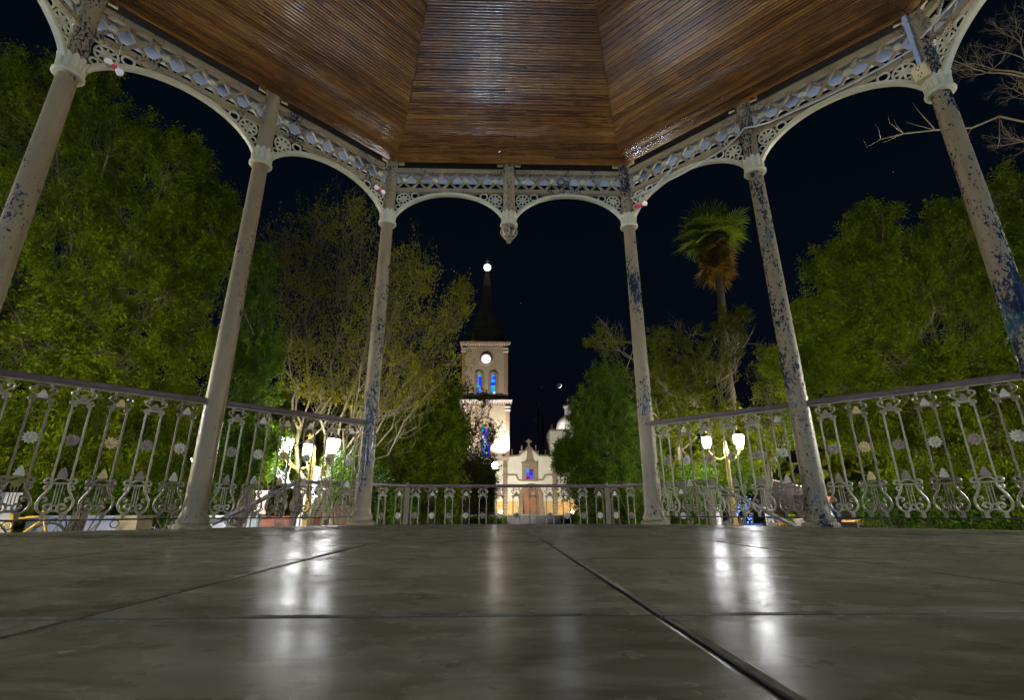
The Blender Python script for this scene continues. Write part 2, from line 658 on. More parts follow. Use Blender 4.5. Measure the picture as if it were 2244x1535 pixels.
m_shaft = MB().lathe(shaft_prof(0.05, ZC, 0.080, 0.0625), 28).mesh('shaft', M['paint'], True, 40)
m_base = MB().lathe([(0.128, 0.0), (0.130, 0.018), (0.122, 0.032), (0.104, 0.040), (0.108, 0.055), (0.097, 0.085), (0.083, 0.12), (0.0805, 0.15)], 28).mesh('base', M['paint_worn'], True, 35)
m_upper = MB().lathe([(0.066, ZC + 0.10), (0.068, 3.4), (0.066, 3.72), (0.064, 3.86), (0.072, 3.88), (0.072, 3.90), (0.062, 3.92), (0.060, 4.05)], 24).mesh('upper_shaft', M['paint_worn'], True, 40)
m_ring = MB().lathe([(0.060, ZC - 0.018), (0.088, ZC - 0.016), (0.098, ZC - 0.004), (0.098, ZC + 0.010), (0.090, ZC + 0.022), (0.080, ZC + 0.028), (0.060, ZC + 0.028)], 28).mesh('collar_ring', M['paint_pale'], True, 45)
mb = MB()
NL = 12
prof = [(0.078, ZC + 0.024), (0.083, ZC + 0.05), (0.085, ZC + 0.09), (0.089, ZC + 0.12), (0.094, ZC + 0.138), (0.086, ZC + 0.136), (0.066, ZC + 0.12)]
n = NL * 6
vs, fs = [], []
for i, (r, z) in enumerate(prof):
    for k in range(n):
        a = 2 * PI * k / n
        ph = abs(math.sin(a * NL / 2))
        rr = r + (0.010 * ph ** 0.7 - 0.005) * (1 if i < 6 else 0)
        zz = z + (0.030 * (ph ** 0.8 - 0.6) if 2 < i < 6 else 0) * (1.0 if i != 3 else 0.5)
        vs.append((rr * math.cos(a), rr * math.sin(a), zz))
for i in range(len(prof) - 1):
    for k in range(n):
        k2 = (k + 1) % n
        fs.append((i * n + k, i * n + k2, (i + 1) * n + k2, (i + 1) * n + k))
mb.add(vs, fs)
m_cap = mb.mesh('leaf_capital', M['paint_pale'], True, 50)
m_tcol = MB().lathe([(0.060, 4.012), (0.078, 4.015), (0.080, 4.03), (0.080, 4.06), (0.060, 4.06)], 20).mesh('top_collar', simple('brown_collar', (0.10, 0.06, 0.03), 0.5), True, 40)
# pendant: the same head with an acorn below instead of a shaft
m_acorn = MB().lathe([(0.012, ZC - 0.225), (0.024, ZC - 0.215), (0.028, ZC - 0.195), (0.018, ZC - 0.178), (0.050, ZC - 0.165), (0.072, ZC - 0.13), (0.080, ZC - 0.08), (0.072, ZC - 0.035), (0.066, ZC - 0.02)], 24).mesh('acorn_drop', M['paint_worn'], True, 40)
mb = MB()
for k in range(8):
    a = 2 * PI * k / 8
    pts = []
    for i in range(9):
        q = i / 8
        r = 0.074 + 0.022 * math.sin(PI * q) - 0.05 * q ** 3
        pts.append((r * math.cos(a), r * math.sin(a), ZC - 0.03 - 0.14 * q))
    mb.tube(pts, 0.006, 5)
m_petal = mb.mesh('acorn_petals', M['paint_pale'], True)
m_tab = MB().box((0, 0, 0), (0.062, 0.012, 0.036)).mesh('bolt_tab', M['tab'])
m_bolt = MB().lathe([(0.009, -0.004), (0.009, 0.004), (0.004, 0.007)], 8).mesh('bolt', M['iron'])

col_pts = []
for k in range(8):
    col_pts.append((corner(k), 'corner', k))
    col_pts.append((side_frame(k).to_translation(), 'mid', k))
for p, kind, k in col_pts:
    T = TR(p.x, p.y, 0, PI / 2 - k * PI / 4 + (-PI / 8 if kind == 'corner' else 0))
    if kind == 'mid' and k == 0:
        c = put('drop_post', m_upper, band, T)
        c['label'] = 'short hanging post with an acorn drop over the entrance'
        put('acorn_drop', m_acorn, c, T)
        put('acorn_petals', m_petal, c, T)
    else:
        c = put('column', m_shaft, band, T)
        put('base', m_base, c, T)
        put('upper_shaft', m_upper, c, T)
    wear_ = {('corner', 1): 1.85, ('mid', 1): 1.45, ('corner', 0): 1.35, ('mid', 0): 1.3, ('corner', 7): 1.2, ('mid', 7): 1.25, ('corner', 6): 1.22}.get((kind, k), 1.25)
    c.color = (wear_, 1, 1, 1)
    for ch_ in c.children:
        ch_.color = (min(1.18, wear_), 1, 1, 1)
    put('leaf_capital', m_cap, c, T)
    put('collar_ring', m_ring, c, T)
    put('top_collar', m_tcol, c, T)
    for s in (-1, 1):
        kk = k if kind == 'mid' else (k if s < 0 else k + 1)
        base = side_frame(kk)
        if kind == 'mid':
            f = side_frame(kk, s * 0.105, 0.004, 3.99)
        else:
            f = side_frame(kk, (A - 0.105) if s < 0 else -(A - 0.105), 0.004, 3.99)
        put('bolt_tab', m_tab, c, f)

# girder meshes in a bay frame: x from 0 to A along the side, y outwards
ZT, ZB = 3.883, 3.626
m_top = MB().box((A / 2, 0, ZT), (A - 0.11, 0.040, 0.040)).box((A / 2, 0, ZT + 0.024), (A - 0.11, 0.056, 0.010)).mesh('top_chord', M['paint_worn'])
m_bot = MB().box((A / 2, 0, ZB), (A - 0.11, 0.040, 0.044)).box((A / 2, 0, ZB - 0.026), (A - 0.11, 0.054, 0.009)).mesh('bottom_chord', M['paint_worn'])
PITCHX = 0.177
dz = (ZT - ZB - 0.040) / 2
m_d1 = MB().bar((-PITCHX / 2, 0, -dz), (PITCHX / 2, 0, dz), 0.026, 0.016).mesh('lattice_bar', M['paint_worn'])
m_d2 = MB().bar((-PITCHX / 2, 0.0165, dz), (PITCHX / 2, 0.0165, -dz), 0.026, 0.016).mesh('lattice_bar', M['paint_worn'])
m_boss = MB().lathe([(0.031, 0.0), (0.035, 0.010), (0.029, 0.020), (0.016, 0.024), (0.012, 0.030)], 12, None, lambda i, k: 0.10 * (-1) ** k if i < 3 else 0).mesh('rosette', M['paint_pale'], True, 50)
m_gus = MB().prism([(-0.028, -0.02), (0.0, -0.034), (0.028, -0.02), (0.028, 0.02), (0, 0.034), (-0.028, 0.02)], 0.006).mesh('gusset', M['paint_worn'])


def arch_z(u):
    b = 0.655
    q = lambda x: 1 - math.sqrt(max(0, 1 - (x / b) ** 2))
    return 3.578 - 0.285 * q(u) / q(0.605)


mb = MB()
NS = 28
us = [-0.61 + 1.22 * i / NS for i in range(NS + 1)]
vs, fs = [], []
for u in us:
    z = arch_z(u)
    e = 1e-3
    tz = (arch_z(min(0.61, u + e)) - arch_z(max(-0.61, u - e))) / (min(0.61, u + e) - max(-0.61, u - e))
    nrm = Vector((-tz, 0, 1)).normalized()
    c_ = Vector((A / 2 + u, 0, z))
    for dn, dy in ((-0.017, -0.020), (-0.010, -0.026), (0.014, -0.026), (0.017, -0.020), (0.017, 0.024), (-0.017, 0.024)):
        q = c_ + nrm * dn
        vs.append((q.x, dy, q.z))
for i in range(NS):
    for j in range(6):
        j2 = (j + 1) % 6
        fs.append((i * 6 + j, i * 6 + j2, (i + 1) * 6 + j2, (i + 1) * 6 + j))
fs += [(5, 4, 3, 2, 1, 0), tuple(NS * 6 + j for j in range(6))]
mb.add(vs, fs)
m_arch = mb.mesh('arch', M['paint_pale'], True, 40)

mb = MB().torus((0, 0, 0), 0.074, 0.0085, 28, 6)
for k in range(8):
    a = PI / 4 * k
    ca, sa = math.cos(a), math.sin(a)
    loc = [(0.006, 0.0), (0.030, 0.011), (0.070, 0.004), (0.070, -0.004), (0.030, -0.011)]
    mb.prism([(x * ca - z * sa, x * sa + z * ca) for x, z in loc], 0.010)
mb.prism([(0.016 * math.cos(PI / 5 * k), 0.016 * math.sin(PI / 5 * k)) for k in range(10)], 0.018)
m_wheel = mb.mesh('star_wheel', M['paint_pale'])
m_r1 = MB().torus((0, 0, 0), 0.040, 0.0085, 20, 6).mesh('ring', M['paint_pale'], True)
m_r2 = MB().torus((0, 0, 0), 0.027, 0.0078, 18, 6).mesh('ring', M['paint_pale'], True)
RX = Matrix.Rotation(PI / 2, 4, 'X')

for k in range(-3, 4):
    for hb in (0, 1):
        F0 = side_frame(k, -A if hb == 0 else 0.0)
        gird = put('lattice_girder', m_top, band, F0)
        put('bottom_chord', m_bot, gird, F0)
        for i in range(7):
            x = 0.150 + PITCHX * i
            Tm = F0 @ Matrix.Translation((x, 0, (ZT + ZB) / 2))
            put('lattice_bar', m_d1, gird, Tm)
            put('lattice_bar', m_d2, gird, Tm)
            if i % 2 == 0:
                put('rosette', m_boss, gird, Tm @ Matrix.Translation((0, -0.009, 0)) @ RX)
            else:
                put('gusset', m_gus, gird, Tm @ Matrix.Translation((0, -0.0115, 0)))
        ar = put('arch', m_arch, band, F0)
        for s in (0, 1):
            def SX(x):
                return x if s == 0 else A - x
            put('star_wheel', m_wheel, ar, F0 @ Matrix.Translation((SX(0.158), 0, 3.510)))
            put('ring', m_r1, ar, F0 @ Matrix.Translation((SX(0.288), 0, 3.553)))
            put('ring', m_r2, ar, F0 @ Matrix.Translation((SX(0.102), 0, 3.405)))

# ---- ceiling planks
PROF = [(0.05, 3.975), (0.35, 3.955), (0.58, 3.98), (0.78, 4.12), (1.00, 4.43), (1.25, 4.82), (1.55, 5.29), (1.95, 5.88), (2.40, 6.45), (3.20, 7.25)]
PP = np.array(PROF)
# smooth resample by arc length
tt = np.linspace(0, 1, 400)
xi = np.interp(tt, np.linspace(0, 1, len(PP)), PP[:, 0])
zi = np.interp(xi, PP[:, 0], PP[:, 1])
ker = np.ones(41) / 41
zi = np.convolve(np.pad(zi, 20, mode='edge'), ker, 'valid')
arc = np.concatenate([[0], np.cumsum(np.hypot(np.diff(xi), np.diff(zi)))])


def prof_at(s):
    return float(np.interp(s, arc, xi)), float(np.interp(s, arc, zi))


PW = 0.0515
# roof shell above the planks with an eave
mb = MB()
ring_d = [(-0.40, 4.17), (-0.30, 4.22), (0.1, 4.26), (0.5, 4.34), (0.9, 4.72), (1.55, 5.70), (2.40, 6.85), (3.26, 7.60)]
vs, fs = [], []
for d, z in ring_d:
    for k in range(8):
        q = O + (corner(k) - O) * ((AP - d) / AP)
        vs.append((q.x, q.y, z))
for i in range(len(ring_d) - 1):
    for k in range(8):
        k2 = (k + 1) % 8
        fs.append((i * 8 + k, i * 8 + k2, (i + 1) * 8 + k2, (i + 1) * 8 + k))
fs.append(tuple((len(ring_d) - 1) * 8 + k for k in range(8)))
mb.add(vs, fs)
roof = build('roof', mb, M['roofmetal'], band)
# eave soffit boards, their near black standing in for shade above the girder
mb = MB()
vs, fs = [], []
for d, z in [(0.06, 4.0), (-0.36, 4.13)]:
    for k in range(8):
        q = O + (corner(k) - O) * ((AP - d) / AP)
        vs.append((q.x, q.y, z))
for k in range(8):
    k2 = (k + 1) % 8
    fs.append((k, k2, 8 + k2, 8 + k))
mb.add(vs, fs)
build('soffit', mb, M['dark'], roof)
# half-round gutter along each side, white tinted with the lamps' blue cast
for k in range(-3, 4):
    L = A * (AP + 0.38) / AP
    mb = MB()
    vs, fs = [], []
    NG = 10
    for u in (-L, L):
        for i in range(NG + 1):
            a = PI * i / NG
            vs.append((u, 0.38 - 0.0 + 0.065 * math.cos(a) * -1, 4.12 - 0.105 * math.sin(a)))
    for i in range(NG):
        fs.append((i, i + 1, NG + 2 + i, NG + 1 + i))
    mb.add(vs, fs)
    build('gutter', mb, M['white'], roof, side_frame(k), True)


def plank_mesh(k, s0, s1, fa, fb):
    """one plank of side k between arc lengths s0..s1; fa, fb = ends as fractions of the side"""
    d0, z0 = prof_at(s0)
    d1, z1 = prof_at(s1)
    tv = Vector((0, -(d1 - d0), z1 - z0))
    wl = tv.length
    tv.normalize()
    nv = Vector((0, -tv.z, tv.y))       # into the room
    if nv.z > 0:
        nv = -nv
    hw = lambda d: A * (AP - d) / AP - 0.003
    b, dp, m_, g_ = 0.0056, 0.0115, wl / 2, 0.0054
    sect = [(0.0004, -dp), (b * 0.25, -dp * 0.5), (b * 0.6, -dp * 0.13), (b, 0.0), (m_ - g_, 0.0), (m_ - g_ * 0.45, -0.0022), (m_, -0.0100),
            (m_ + g_ * 0.45, -0.0022), (m_ + g_, 0.0), (wl - b, 0.0), (wl - b * 0.6, -dp * 0.13), (wl - b * 0.25, -dp * 0.5), (wl - 0.0004, -dp)]
    vs, uv = [], []
    for fr in (fa, fb):
        for (a, h) in sect:
            d = d0 + (d1 - d0) * a / wl
            u = hw(d) * (2 * fr - 1)
            if 0 < fr < 1:
                u += 0.0006 if fr == fa else -0.0006
            base = Vector((0, -d0, z0)) + tv * a + nv * h
            vs.append((u, base.y, base.z))
            uv.append((u, a))
    ns = len(sect)
    fs = [(i, i + 1, ns + i + 1, ns + i) for i in range(ns - 1)]
    return vs, fs, uv


def plank_obj(name, k, parts, parent):
    vs, fs, uv = [], [], []
    for p in parts:
        a, b, c = p
        o_ = len(vs)
        vs += a
        fs += [tuple(i + o_ for i in f) for f in b]
        uv += c
    me = bpy.data.meshes.new(name)
    me.from_pydata(vs, [], fs)
    l = me.uv_layers.new(name='UVMap')
    idx = np.empty(len(me.loops), dtype=np.int32)
    me.loops.foreach_get('vertex_index', idx)
    l.data.foreach_set('uv', np.array(uv, dtype=np.float32)[idx].ravel())
    me.materials.append(M['wood'])
    me.polygons.foreach_set('use_smooth', [True] * len(me.polygons))
    me.update()
    return put(name, me, parent, side_frame(k))


NROW = int(arc[-1] / PW)
for k in range(8):
    kk = k if k <= 4 else k - 8
    rest = []
    for i in range(NROW):
        s0, s1 = i * PW, (i + 1) * PW
        d1 = prof_at(s1)[0]
        if kk in (-1, 0, 1) and d1 < 1.85:
            cuts = [0, random.choice([0.28, 0.36, 0.5, 0.61, 0.7]) + random.uniform(-.04, .04), 1] if (i % 3 or kk == 0) and i % 7 else [0, 1]
            for j in range(len(cuts) - 1):
                plank_obj('plank', kk, [plank_mesh(kk, s0, s1, cuts[j], cuts[j + 1])], roof)
        else:
            rest.append(plank_mesh(kk, s0, s1, 0, 1))
    if rest:
        o = plank_obj('planks_beyond', kk, rest, roof)
        o['kind'] = 'stuff'

# ------------------------------------------------------------------ railings
def spiral(cx, cz, r0, r1, a0, a1, n=12):
    return [(cx + (r0 + (r1 - r0) * i / n) * math.cos(a0 + (a1 - a0) * i / n), 0, cz + (r0 + (r1 - r0) * i / n) * math.sin(a0 + (a1 - a0) * i / n)) for i in range(n + 1)]


def smooth_curve(pts, n=4):
    out = []
    P = [Vector((p[0], 0, p[1])) for p in pts]
    for i in range(len(P) - 1):
        p0, p1, p2, p3 = P[max(i - 1, 0)], P[i], P[i + 1], P[min(i + 2, len(P) - 1)]
        for j in range(n):
            t = j / n
            out.append(0.5 * ((2 * p1) + (p2 - p0) * t + (2 * p0 - 5 * p1 + 4 * p2 - p3) * t * t + (3 * p1 - p0 - 3 * p2 + p3) * t ** 3))
    out.append(P[-1])
    return out


def mirror(pts):
    return [(-p[0], p[1], p[2]) for p in pts]


mb = MB()
for s in (-1, 1):
    mb.box((s * 0.046, 0, 0.553), (0.0115, 0.011, 0.50))
BARS = mb
mb = MB()
crest = smooth_curve([(0.046, 0.80), (0.030, 0.815), (0.030, 0.832), (0.046, 0.846), (0.062, 0.858), (0.063, 0.876), (0.048, 0.884), (0.036, 0.874), (0.042, 0.862)])
curl = smooth_curve([(0.030, 0.818), (0.052, 0.816), (0.060, 0.804), (0.052, 0.796)])
foot = smooth_curve([(0.046, 0.80), (0.038, 0.786), (0.030, 0.790), (0.034, 0.798)])
for c_ in (crest, curl, foot):
    mb.tube(c_, 0.0065, 5)
    mb.tube(mirror(c_), 0.0065, 5)
arc_ = smooth_curve([(-0.046, 0.80), (-0.024, 0.808), (0, 0.811), (0.024, 0.808), (0.046, 0.80)])
mb.tube(arc_, 0.006, 5)
top_ = smooth_curve([(-0.048, 0.884), (-0.026, 0.893), (0, 0.896), (0.026, 0.893), (0.048, 0.884)])
mb.tube(top_, 0.006, 5)
for s in (-1, 1):
    mb.box((s * 0.036, 0, 0.902), (0.016, 0.012, 0.028))
CREST = mb
BELL = MB().prism([(-0.028, 0.816), (0.028, 0.816), (0.026, 0.834), (0.014, 0.850), (0.012, 0.860), (0.0, 0.870), (-0.012, 0.860), (-0.014, 0.850), (-0.026, 0.834)], 0.010)
poly = []
for k in range(24):
    r = 0.043 if k % 2 == 0 else 0.030
    a = 2 * PI * k / 24
    poly.append((r * math.cos(a), 0.565 + r * math.sin(a)))
SUN = MB().prism(poly, 0.011)
SUN.lathe([(0.020, 0), (0.016, 0.006), (0.008, 0.009)], 12, Matrix.Translation((0, -0.0055, 0.565)) @ RX)
mb = MB()
body = smooth_curve([(0.046, 0.315), (0.060, 0.322), (0.074, 0.314), (0.076, 0.300), (0.066, 0.292), (0.050, 0.296), (0.044, 0.282), (0.046, 0.262), (0.060, 0.232), (0.078, 0.200), (0.086, 0.168), (0.080, 0.138), (0.060, 0.116), (0.038, 0.112), (0.020, 0.124), (0.014, 0.146), (0.024, 0.164), (0.042, 0.162), (0.048, 0.146), (0.038, 0.136), (0.030, 0.142)], 3)
mb.tube(body, 0.0078, 5)
mb.tube(mirror(body), 0.0078, 5)
mid = smooth_curve([(0.044, 0.270), (0.062, 0.276), (0.072, 0.264), (0.062, 0.252), (0.054, 0.260)], 3)
inn = smooth_curve([(0.078, 0.196), (0.058, 0.206), (0.044, 0.196), (0.048, 0.182), (0.058, 0.186)], 3)
for c_ in (mid, inn):
    mb.tube(c_, 0.006, 5)
    mb.tube(mirror(c_), 0.006, 5)
mb.tube(smooth_curve([(-0.046, 0.300), (-0.024, 0.318), (0, 0.323), (0.024, 0.318), (0.046, 0.300)]), 0.0065, 5)
mb.box((0, 0, 0.292), (0.092, 0.009, 0.010))
for x in (-0.015, 0.0, 0.015):
    mb.box((x, 0, 0.222), (0.005, 0.006, 0.134))
mb.box((0, 0, 0.156), (0.044, 0.009, 0.010))
mb.box((0, 0, 0.125), (0.050, 0.010, 0.011))
for s in (-1, 1):
    mb.box((s * 0.045, 0, 0.094), (0.022, 0.012, 0.042))
LYRE = mb
LEAF = MB().prism([(-0.024, 0.330), (0.024, 0.330), (0.027, 0.345), (0.020, 0.350), (0.022, 0.362), (0.014, 0.366), (0.013, 0.378), (0.0, 0.394), (-0.013, 0.378), (-0.014, 0.366), (-0.022, 0.362), (-0.020, 0.350), (-0.027, 0.345)], 0.010)
BM = {}
for key, pm, sm in (('a', 'baluster_a', 'sun_dark'), ('b', 'baluster_b', 'sun_pale'), ('c', 'baluster_b', 'sun_gold')):
    BM[key] = dict(bars=BARS.mesh('baluster', M[pm]), crest=CREST.mesh('scroll_crest', M[pm], True, 50), bell=BELL.mesh('bell_plate', M[sm]),
                   sun=SUN.mesh('sun_ornament', M[sm]), lyre=LYRE.mesh('lyre', M[pm], True, 50), leaf=LEAF.mesh('leaf_finial', M[sm]))
m_pring = MB().torus((0, 0, 0), 0.024, 0.0035, 16, 5).mesh('pendant_ring', M['iron'], True)


def baluster(parent, T, key):
    m = BM[key]
    b = put('baluster', m['bars'], parent, T)
    for nm, kx in (('scroll_crest', 'crest'), ('bell_plate', 'bell'), ('sun_ornament', 'sun'), ('lyre', 'lyre'), ('leaf_finial', 'leaf')):
        put(nm, m[kx], b, T)
    return b


def rail_mesh(L):
    mb = MB()
    prof = [(-0.030, 0.918), (-0.034, 0.930), (-0.030, 0.952), (-0.016, 0.960), (0.016, 0.960), (0.030, 0.952), (0.034, 0.930), (0.030, 0.918)]
    vs = [(x, y, z) for x in (0, L) for y, z in prof]
    n = len(prof)
    fs = [(i, (i + 1) % n, n + (i + 1) % n, n + i) for i in range(n)] + [tuple(range(n - 1, -1, -1)), tuple(range(n, 2 * n))]
    mb.add(vs, fs)
    return mb


def railing(label, F0, L, nb, keys, rings=(), group='iron railings round the bandstand floor', post=False):
    """F0: frame at one end, x along the rail; L length"""
    t = thing('railing', label, 'railing', F0, group)
    build('handrail', rail_mesh(L), M['rail'], t, F0, False)
    build('rail_strip', MB().box((L / 2, 0, 0.9135), (L, 0.020, 0.008)), M['baluster_a'], t, F0)
    build('bottom_rod', MB().tube([(0, 0, 0.072), (L / 2, 0, 0.070), (L, 0, 0.072)], 0.0055, 6), M['iron'], t, F0, True)
    for i in range(nb):
        baluster(t, F0 @ Matrix.Translation(((i + 0.5) * L / nb, 0, 0)), keys[i % len(keys)])
    for x in rings:
        put('pendant_ring', m_pring, t, F0 @ Matrix.Translation((x, 0, 0.043)))
    return t


CR = 0.075
for k, hb, lab, keys, rings in (
        (-1, 0, 'iron lyre railing between the two leftmost cream columns', 'abacab', (0.83, 0.32)),
        (-1, 1, 'iron lyre railing in front of the left lamp post', 'abcbab', (0.2,)),
        (1, 0, 'iron lyre railing in front of the right lamp post', 'abaaab', (0.62,)),
        (1, 1, 'iron lyre railing between the two rightmost cream columns', 'acabab', ())):
    F0 = side_frame(k, (-A if hb == 0 else 0.0) + CR)
    railing(lab, F0, A - 2 * CR, 6, keys, rings)

# ------------------------------------------------------------------ landing, steps and its railing in front of the entrance
ZL = -0.50
pL = Vector((-2.35, 0.95, 0)); pA = Vector((-1.30, 1.95, 0)); pB = Vector((1.36, 2.0, 0)); pR = Vector((2.35, 1.05, 0))
mb = MB()
poly = [(-2.5, 0.13), (2.5, 0.13), (2.5, 1.12), (1.42, 2.12), (-1.36, 2.07), (-2.5, 1.02)]
vs = [(x, y, GZ) for x, y in poly] + [(x, y, ZL) for x, y in poly]
mb.add(vs, [tuple(range(6, 12)), tuple(range(5, -1, -1))] + [(i, (i + 1) % 6, (i + 1) % 6 + 6, i + 6) for i in range(6)])
o = build('landing', mb, M['concrete'])
tag(o, kind='structure')
mb = MB()
for i in range(2):
    mb.box((0, 0.17 + 0.16 + i * 0.3 - 0.0, (ZL - 0.165 * (i + 1)) / 2 + 0.0), (2.5, 0.296, abs(ZL) - 0.165 * (i + 1) + 0.0))
o = build('steps', mb, M['concrete'])
tag(o, kind='structure')
m_post = MB().box((0, 0, 0.46), (0.055, 0.055, 0.92)).sphere((0, 0, 0.965), 0.022, 8, 6)


def line_frame(p, q, z):
    d = (q - p)
    L = d.length
    return TR(p.x, p.y, z, math.atan2(d.y, d.x)), L


lr = thing('railing', 'low outer landing railing seen in front of the church door', 'railing', TR(0, 1.95, ZL), 'iron railings round the bandstand floor')
for (p, q, nb, ks) in ((pL, pA, 6, 'ab'), (pA, pB, 12, 'abab'), (pB, pR, 6, 'ba')):
    T, L = line_frame(p, q, ZL)
    build('handrail', rail_mesh(L), M['rail'], lr, T)
    build('bottom_rod', MB().tube([(0, 0, 0.072), (L, 0, 0.072)], 0.0055, 6), M['iron'], lr, T, True)
    for i in range(nb):
        baluster(lr, T @ Matrix.Translation(((i + 0.5) * L / nb, 0, 0)), ks[i % len(ks)])
mp = m_post.mesh('post', M['baluster_b'])
for p in (pL, pA, pB, pR):
    put('post', mp, lr, TR(p.x, p.y, ZL))

for s, p, lab in ((-1, pL, 'sloping stair railing running down from the landing towards the left lamp post'), (1, pR, 'sloping stair railing running down from the landing on the right')):
    run, drop = 1.55, 0.80
    q = p + Vector((s * run, 0, 0))
    st = thing('stair_railing', lab, 'railing', TR(p.x, p.y, ZL), 'sloping stair railings')
    mb = MB()
    Lr = math.hypot(run, drop)
    rm = rail_mesh(Lr)
    ang = math.atan2(-drop, run)
    base = TR(p.x, p.y, ZL, 0 if s > 0 else PI)
    T = base @ Matrix.Translation((0, 0, 0.94)) @ Matrix.Rotation(-ang, 4, 'Y') @ Matrix.Translation((0, 0, -0.94))
    build('handrail', rm, M['rail'], st, T)
    nb = 6
    for i in range(nb):
        x = (i + 0.6) * run / nb
        baluster(st, base @ Matrix.Translation((x, 0, -drop * x / run - 0.01)), 'ab'[i % 2])
    fl = MB()
    for i in range(5):
        h = (ZL - GZ) * (1 - (i + 1) / 5.0)
        if h > 0.01:
            fl.box((p.x + s * (0.155 + 0.31 * i) + s * 0.15, 0.575, GZ + h / 2), (0.308, 0.88, h))
    o = build('stair_flight', fl, M['concrete'])
    tag(o, kind='structure')

# ------------------------------------------------------------------ church and bell tower (about 60 m away)
def brickmat(name, c1, c2, mortar, sx=3.2, rough=0.85):
    m, n, out = mat(name)
    t = NT(n)
    b = t.node('ShaderNodeTexBrick')
    b.inputs['Scale'].default_value = sx
    b.inputs['Color1'].default_value = (*c1, 1)
    b.inputs['Color2'].default_value = (*c2, 1)
    b.inputs['Mortar'].default_value = (*mortar, 1)
    b.inputs['Mortar Size'].default_value = 0.03
    b.inputs['Bias'].default_value = 0.1
    v = t.mapping(t.pos(), (1, 1, 1), rot=(PI / 2, 0, 0))
    t.link(v, b.inputs[0])
    d = t.noise(t.pos(), 1.2, 5, 0.65)
    col = t.mix(t.ramp(d, [(0.35, (0.35, 0.35, 0.35)), (0.6, (0, 0, 0))]), b.outputs[0], tuple(x * 0.55 for x in c1))
    t.pbr(col, rough, 0, t.bump(b.outputs[1], -0.4, 0.02), out=out)
    return m


M['tbrick'] = brickmat('tan_tower_brick', (0.46, 0.38, 0.28), (0.38, 0.30, 0.21), (0.32, 0.27, 0.21), 2.6)
M['tbrick_red'] = brickmat('rose_corner_brick', (0.36, 0.23, 0.16), (0.30, 0.18, 0.12), (0.28, 0.2, 0.15), 2.6)
M['stone'] = brickmat('facade_stone', (0.30, 0.24, 0.16), (0.24, 0.18, 0.11), (0.14, 0.11, 0.08), 1.5)
M['stucco'] = simple('cream_stucco', (0.60, 0.56, 0.45), 0.9, 0, 0.10, 1.2, 0.15)
M['dado'] = simple('ochre_dado', (0.55, 0.36, 0.14), 0.9, 0, 0.12, 1.2, 0.15)
M['cornice_w'] = simple('white_cornice', (0.62, 0.58, 0.56), 0.7, 0, 0.1, 3)
M['slate'] = simple('spire_sheeting', (0.15, 0.13, 0.10), 0.6, 0.1, 0.5, 0.8, 0.2)
M['doorwood'] = simple('door_wood', (0.26, 0.10, 0.04), 0.6, 0, 0.35, 5, 0.3)
M['dome'] = simple('dome_tile', (0.60, 0.56, 0.52), 0.5, 0, 0.15, 2)
M['clock'] = emit('backlit_dial', (0.93, 0.97, 1.0), 0.95)
M['globe'] = emit('globe_light', (0.90, 0.96, 1.0), 1.3)
GLASS = {}
for nm, c in dict(blue=(0.01, 0.05, 0.85), sky=(0.04, 0.35, 0.95), green=(0.08, 0.55, 0.22), violet=(0.20, 0.10, 0.62), white=(0.75, 0.80, 0.95), amber=(0.75, 0.62, 0.30), teal=(0.02, 0.35, 0.42), wine=(0.22, 0.03, 0.12)).items():
    GLASS[nm] = emit('lit_glass_' + nm, c, 0.85)
YT, YF = 57.0, 58.0


def pz(px, py, Y):
    p = at(px, py, Y)
    return p.x, p.z


def arch_poly(cx, hw, z0, zs, pointed=0.0, n=12):
    """outline of an arched opening: straight sides from z0 to zs, then an arch"""
    pts = [(cx - hw, z0), (cx + hw, z0)]
    for i in range(n + 1):
        a = PI * i / n
        pts.append((cx + hw * math.cos(a), zs + hw * (1 + pointed) * math.sin(a)))
    return pts


def hole_wall(mb, x0, x1, z0, z1, holes, y, th=0.4):
    """wall face at y with openings: built from horizontal strips, reveals behind; holes = list of outlines (x-z)"""
    zs = sorted(set([z0, z1] + [round(p[1], 3) for h in holes for p in h if z0 < p[1] < z1]))
    for a, b in zip(zs[:-1], zs[1:]):
        zm = (a + b) / 2
        cuts = []
        for h in holes:
            def xs_at(z):
                r = []
                for i in range(len(h)):
                    (xa, za), (xb, zb) = h[i], h[(i + 1) % len(h)]
                    if (za - z) * (zb - z) < 0:
                        r.append(xa + (xb - xa) * (z - za) / (zb - za))
                return sorted(r)
            r = xs_at(zm)
            if len(r) >= 2:
                ra, rb = xs_at(a + 1e-4), xs_at(b - 1e-4)
                ra = ra if len(ra) >= 2 else r
                rb = rb if len(rb) >= 2 else r
                cuts.append((ra[0], rb[0], ra[-1], rb[-1]))
        cuts.sort()
        la, lb = x0, x0
        for (xa0, xb0, xa1, xb1) in cuts:
            mb.add([(la, y, a), (xa0, y, a), (xb0, y, b), (lb, y, b)], [(0, 1, 2, 3)])
            la, lb = xa1, xb1
        mb.add([(la, y, a), (x1, y, a), (x1, y, b), (lb, y, b)], [(0, 1, 2, 3)])
    for h in holes:
        n = len(h)
        for i in range(n):
            (xa, za), (xb, zb) = h[i], h[(i + 1) % n]
            mb.add([(xa, y, za), (xb, y, zb), (xb, y + th, zb), (xa, y + th, za)], [(0, 1, 2, 3)])


